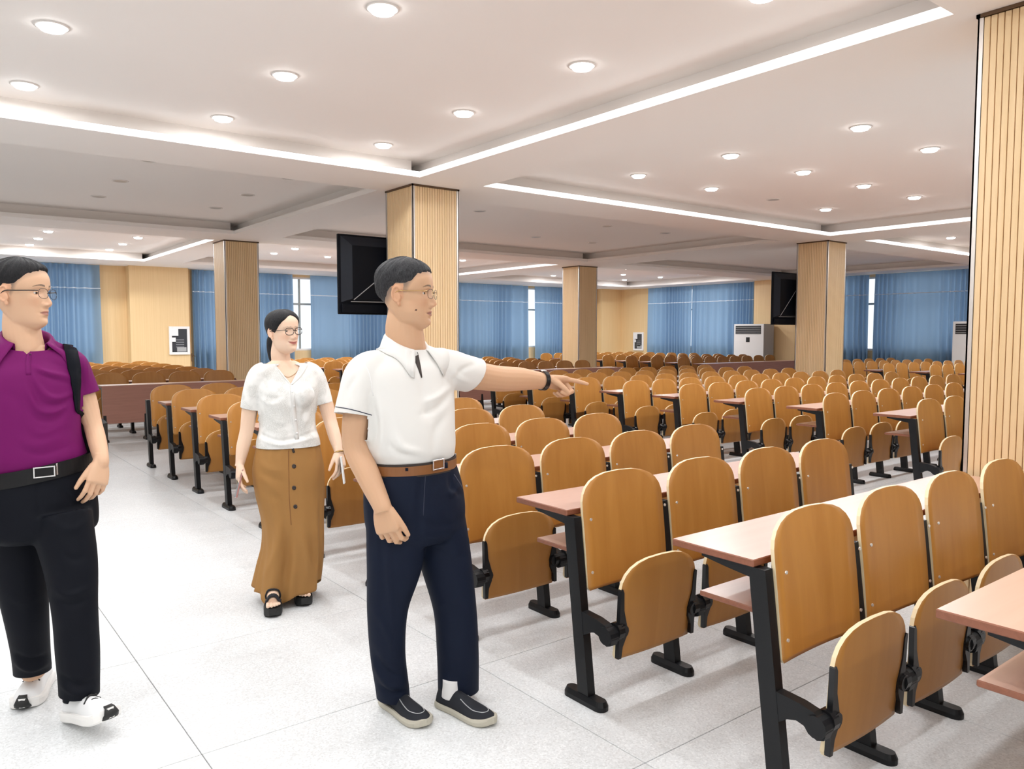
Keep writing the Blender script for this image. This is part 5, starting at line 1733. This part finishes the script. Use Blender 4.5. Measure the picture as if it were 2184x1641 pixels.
    P, F = cut(P, F, [(at(534, 872, 3.99), norm(at(532, 885, 3.99) - at(542, 835, 3.99)), at(533, 890, 3.99), .115, tt), (at(692, 861, 4.16), norm(at(695, 880, 4.16) - at(682, 830, 4.16)), at(694, 878, 4.16), .11, tt),
                      (at(616, 951, 4.06), -UpV, at(616, 970, 4.06), .36)])
    P, F = cut(P, F, [(at(604, 775.5, 4.08), UpV, at(604, 770, 4.08), .12)])
    P, F = vcut(P, F, at(622, 820, 3.97), at(592, 780, 3.97) - at(622, 820, 3.97), at(653, 780, 3.97) - at(622, 820, 3.97), f, .13, .05)
    bs = bvh_of(P, F)
    bl = cloth('blouse', P, F, M['lace'], o)
    patch('neck_trim', bs, strip_rows([(588, 775), (594, 788), (608, 806), (622, 820)], 2.2, 14), M['white_polo'], bl, .002, .002)
    patch('neck_trim', bs, strip_rows([(656, 775), (650, 788), (637, 806), (622, 820)], 2.2, 14), M['white_polo'], bl, .002, .002)
    patch('button_band', bs, strip_rows([(622, 822), (625, 850), (628, 890), (634, 938)], 4.2, 18), M['white_polo'], bl, .002, .002)
    for u, v in ((624, 836), (627, 866), (630, 896), (633, 924)):
        patch('pearl_button', bs, strip_rows([(u - 1.6, v), (u + 1.6, v)], [1.8, 1.8], 3), M['white_frame'], bl, .005, .003)
    # necklace
    V, Fc = tube_geo(resample(np.array([cast(bvh_of(*_pf(me)), u, v, .002)[0] for u, v in ((590, 783), (600, 797), (613, 805), (626, 800), (640, 786))]), 30), .0012, .0012, 6)
    obj('necklace', mesh_data('necklace', V, Fc, M['gold_metal'], smooth=True), o)
    # long skirt with flutes
    sk = [(at(616, 938, 4.06), .150, .108), (at(615, 960, 4.06), .166, .120), (at(615, 1000, 4.06), .184, .136), (at(618, 1050, 4.06), .178, .140), (at(624, 1110, 4.06), .158, .140), (at(625, 1160, 4.06), .156, .145), (at(620, 1205, 4.06), .165, .155), (at(613, 1255, 4.06), .172, .165)]
    K = resample(np.array([[*c, a, b] for c, a, b in sk], float), 64)
    n = 144
    ang = np.linspace(0, 2 * np.pi, n, endpoint=False)
    V = []
    for i, row in enumerate(K):
        t = i / 63
        fl = np.clip((t - .15) / .85, 0, 1) ** 1.3
        rad = 1 + fl * (.075 * np.sin(5 * ang + 1.2 + .9 * t) + .05 * np.sin(9 * ang + .5 - 1.4 * t) + .03 * np.sin(14 * ang + 2 * t)) + .012 * np.sin(17 * ang) * (t < .2)
        dz = (.030 * np.sin(ang * 2 + .4) + .012 * np.sin(ang * 5)) * fl ** 4
        for q in range(n):
            p = row[:3] + L * row[3] * math.cos(ang[q]) * rad[q] + f * row[4] * math.sin(ang[q]) * rad[q]
            p[2] += dz[q]
            V.append(p)
    P = np.array(V)
    F = [[i * n + j, (i + 1) * n + j, (i + 1) * n + (j + 1) % n, i * n + (j + 1) % n] for i in range(63) for j in range(n)]
    Nn = vnormals(P, F)
    if ((P - P.mean(0)) * Nn).sum(1).mean() < 0: F = [q[::-1] for q in F]; Nn = -Nn
    P = folds(P, Nn, [([(552, 985), (575, 1000), (605, 1005)], .006, 5), ([(550, 1005), (580, 1020), (612, 1030)], -.006, 5), ([(555, 1020), (585, 1040), (600, 1075)], .006, 6), ([(560, 1050), (580, 1060), (605, 1065)], -.005, 5), ([(620, 960), (622, 980), (618, 1000)], -.006, 4),
                       ([(665, 1150), (672, 1190), (680, 1230)], -.014, 7), ([(640, 1130), (655, 1190), (662, 1235)], .010, 7), ([(600, 1110), (588, 1180), (560, 1240)], .012, 8), ([(618, 1140), (612, 1200), (605, 1250)], -.014, 8)])
    bk = bvh_of(P, F)
    s = cloth('skirt', P, F, M['skirt'], o)
    for u, v in ((627, 995), (627, 1041), (630, 1081)):
        patch('button', bk, [[(u + 4.4 * math.cos(a) * k, v + 4.6 * math.sin(a) * k) for a in np.linspace(0, 2 * math.pi, 13)] for k in (.05, .55, 1.0)], M['dark_trim'], s, .003, .003)
    patch('front_band', bk, strip_rows([(615, 962), (616, 1000), (617, 1060), (621, 1120)], .6, 14), M['tan_leather'], s, .001, .001)
    patch('drawstring', bk, strip_rows([(624, 952), (625, 960), (627, 966)], 2.2, 5), M['dark_trim'], s, .004, .004)
    # platform sandals
    fP, fF = _pf(me)
    fb = BVHTree.FromPolygons([tuple(CAMP + KW * (p - CAMP)) for p in fP], fF)
    for hp, d in feet:
        rr = np.cross(d, UpV); A = np.stack([rr, d, UpV]); W = lambda q: np.array([hp[0], hp[1], 0]) + np.asarray(q) @ A
        yo = np.linspace(-.01, .262, 30)
        hw = np.interp(yo, [-.01, .0, .05, .11, .18, .23, .262], [.014, .028, .036, .036, .047, .044, .018])
        outl = [(a, b) for a, b in zip(hw, yo)] + [(-a, b) for a, b in zip(hw[::-1], yo[::-1])]
        m = len(outl); V = []
        for k, zz in ((.92, 0), (1.0, .008), (1.02, .040), (.95, .050)):
            for a, b in outl: V.append(W((a * k, b, zz + .014 * max(0, (b - .2) / .06) ** 2 * (zz < .02))))
        Fc = [tuple(range(m))[::-1], tuple(range(3 * m, 4 * m))]
        for q in range(3):
            for i in range(m): Fc.append((q * m + i, q * m + (i + 1) % m, (q + 1) * m + (i + 1) % m, (q + 1) * m + i))
        sn = ground(obj('sandal', mesh_data('sandal', V, Fc, M['black_rubber']), o))
        def strap(pts, wdt):
            pts = resample(np.array(pts), 18)
            T = norm(np.gradient(pts, axis=0))
            ctr = np.array([0, 0.0, .05])
            V, Fc = [], []
            for p, t in zip(pts, T):
                out = norm(p - np.array([0, p[1], .055])); b = np.cross(t, out); b = norm(b)
                for q in (-wdt / 2, wdt / 2):
                    V.append(W(p + b * q))
            for i in range(len(pts) - 1): Fc.append((2 * i, 2 * i + 1, 2 * i + 3, 2 * i + 2))
            so = obj('strap', mesh_data('strap', V, Fc, M['black_suede'], smooth=True), sn)
            sm = so.modifiers.new('t', 'SOLIDIFY'); sm.thickness = .004; sm.offset = 0
        def wrap(y0, y1, z0, lo, hi, wdt, lift=.004):
            pts = []
            for th_ in np.linspace(lo, hi, 15):
                t_ = math.radians(th_); u_ = abs(th_) / 105
                yy = y1 * (1 - u_) + y0 * u_
                a_ = W((0, yy, z0)); dv = (W((math.sin(t_), yy, z0 + math.cos(t_))) - a_)
                hit = fb.ray_cast(Vector(a_ + dv * .12), Vector(-dv), .12)[0]
                rr_ = (np.array(hit) - a_) @ dv if hit is not None else .040
                rr_ = min(max(rr_, .02), .055) + lift
                pts.append((math.sin(t_) * rr_, yy, z0 + math.cos(t_) * rr_))
            strap(pts, wdt)
        wrap(.200, .192, .050, -100, 100, .050)
        wrap(.130, .145, .060, -100, 100, .038)
        wrap(.060, .095, .105, -100, 100, .020)
        wrap(.035, .075, .060, -100, 100, .024)
    # bracelet on the left wrist
    V, Fc = [], []
    wd = norm(at(728, 985, 4.05) - at(718, 945, 4.09)); a1 = norm(np.cross(wd, Fwd)); b1 = np.cross(wd, a1)
    t = np.linspace(0, 2 * np.pi, 25)
    V, Fc = tube_geo(at(723, 966, 4.065) + np.outer(np.cos(t), a1) * .027 + np.outer(np.sin(t), b1) * .027, .004, .004, 6)
    obj('bracelet', mesh_data('bracelet', V, Fc, M['gold_metal'], smooth=True), o)
    rescale(o, KW)
    return o
def _pf(me):
    P = np.empty(len(me.vertices) * 3); me.vertices.foreach_get('co', P)
    return P.reshape(-1, 3), [list(p.vertices) for p in me.polygons]

build_pointing_man()
pm, bshirt = build_purple_man()
build_woman()

# shoulder bag of the man in purple: strap over the shoulder, flat black bag behind his hip
bag = empty('shoulder_bag', tuple(at(181, 958, 3.13)))
tag(bag, 'black shoulder bag hanging at the side of the man in purple', 'bag')
bo = np.array(bag.location)
def bag_part(name, V, F, m, parent=None, smooth=True):
    return obj(name, mesh_data(name, np.asarray(V) - bo, F, m, smooth=smooth), parent or bag)
fA = heading(42); lA = np.cross(UpV, fA)
V, F = [], []
c = at(181, 958, 3.13)
mb = MB().bbox(-.045, .045, -.155, .155, -.13, .13, .028)
ax = np.stack([lA, fA, UpV])
V = np.array(mb.v) @ ax + c
bag_part('bag_body', V, mb.f, M['black_leather'], smooth=False)
mb = MB().bbox(-.052, .052, -.157, .157, -.02, .134, .02)
bag_part('bag_flap', np.array(mb.v) @ ax + c, mb.f, M['black_leather'], smooth=False)
# strap on the shirt
pts = resample(np.array([(120, 706), (132, 713), (146, 735), (154, 765), (159, 800), (161, 830), (162, 855), (163, 875)], float), 26)
P3, last = [], None
for (u, v) in pts:
    h = cast(bshirt, u, v, .004)
    if h is not None: P3.append(h)
V, F = [], []
T = norm(np.gradient(np.array([p[0] for p in P3]), axis=0))
for (p, n), t in zip(P3, T):
    b = norm(np.cross(t, n))
    wq = .023 * (1 - .5 * np.clip((to_px(p)[1] - 800) / 75, 0, 1))
    for q in (-wq, wq): V.append(p + b * q + n * .001)
lastp, lastn = P3[-1]
end = at(180, 900, 3.06)
for k in (.35, .7, 1.0):
    p = lastp * (1 - k) + end * k + fA * .012
    b = norm(np.cross(norm(end - lastp), fA))
    w = .0115
    V += [p - b * w, p + b * w]
# over the shoulder and down the back
front0 = P3[0][0]
pre = [front0 - fA * .05 + UpV * .004, front0 - fA * .10 - UpV * .02, front0 - fA * .14 - UpV * .10, at(150, 860, 3.14), at(178, 905, 3.13)]
n = len(V) // 2
F = [(2 * i, 2 * i + 1, 2 * i + 3, 2 * i + 2) for i in range(n - 1)]
k0 = len(V)
for i, p in enumerate(pre):
    V += [p - lA * .022, p + lA * .022]
F += [(0, 1, k0 + 1, k0)] + [(k0 + 2 * i, k0 + 2 * i + 1, k0 + 2 * i + 3, k0 + 2 * i + 2) for i in range(len(pre) - 1)]
st = bag_part('bag_strap', V, F, M['black_trousers'])
sm = st.modifiers.new('t', 'SOLIDIFY'); sm.thickness = .005; sm.offset = 0
mb = MB().cyl((0, 0, 0), .013, .006, 'y', 16)
bag_part('strap_ring', np.array(mb.v) @ ax + at(181, 903, 3.05), mb.f, M['chrome'])

# phones held by the woman
def phone(p, d, wide, label, edge):
    d = norm(d); w = norm(wide - (wide @ d) * d); t = np.cross(d, w)
    e = empty('phone', tuple(CAMP + (p - CAMP) * 1.03)); tag(e, label, 'phone')
    A = np.stack([w, t, d])
    mb = MB().bbox(-.036, .036, -.004, .004, -.074, .074, .003)
    obj('phone_case', mesh_data('phone_case', np.array(mb.v) @ A, mb.f, edge), e)
    mb = MB().box(-.033, .033, -.0048, -.004, -.071, .071)
    obj('phone_screen', mesh_data('phone_screen', np.array(mb.v) @ A, mb.f, M['dark_glass']), e)
M['pink_case'] = mat('rose_case', (.45, .22, .20), .35, metal=.3)
phone(at(510, 1032, 3.915), at(506, 1052, 3.90) - at(516, 1008, 3.93), Fwd - Rgt * .42, 'rose-edged phone in the woman\'s lowered right hand, left of her skirt', M['pink_case'])
phone(at(731, 1003, 4.025), at(733, 1026, 4.02) - at(728, 985, 4.03), Fwd - Rgt * .16, 'slim phone in the woman\'s left hand, right of her skirt', M['ac_white'])
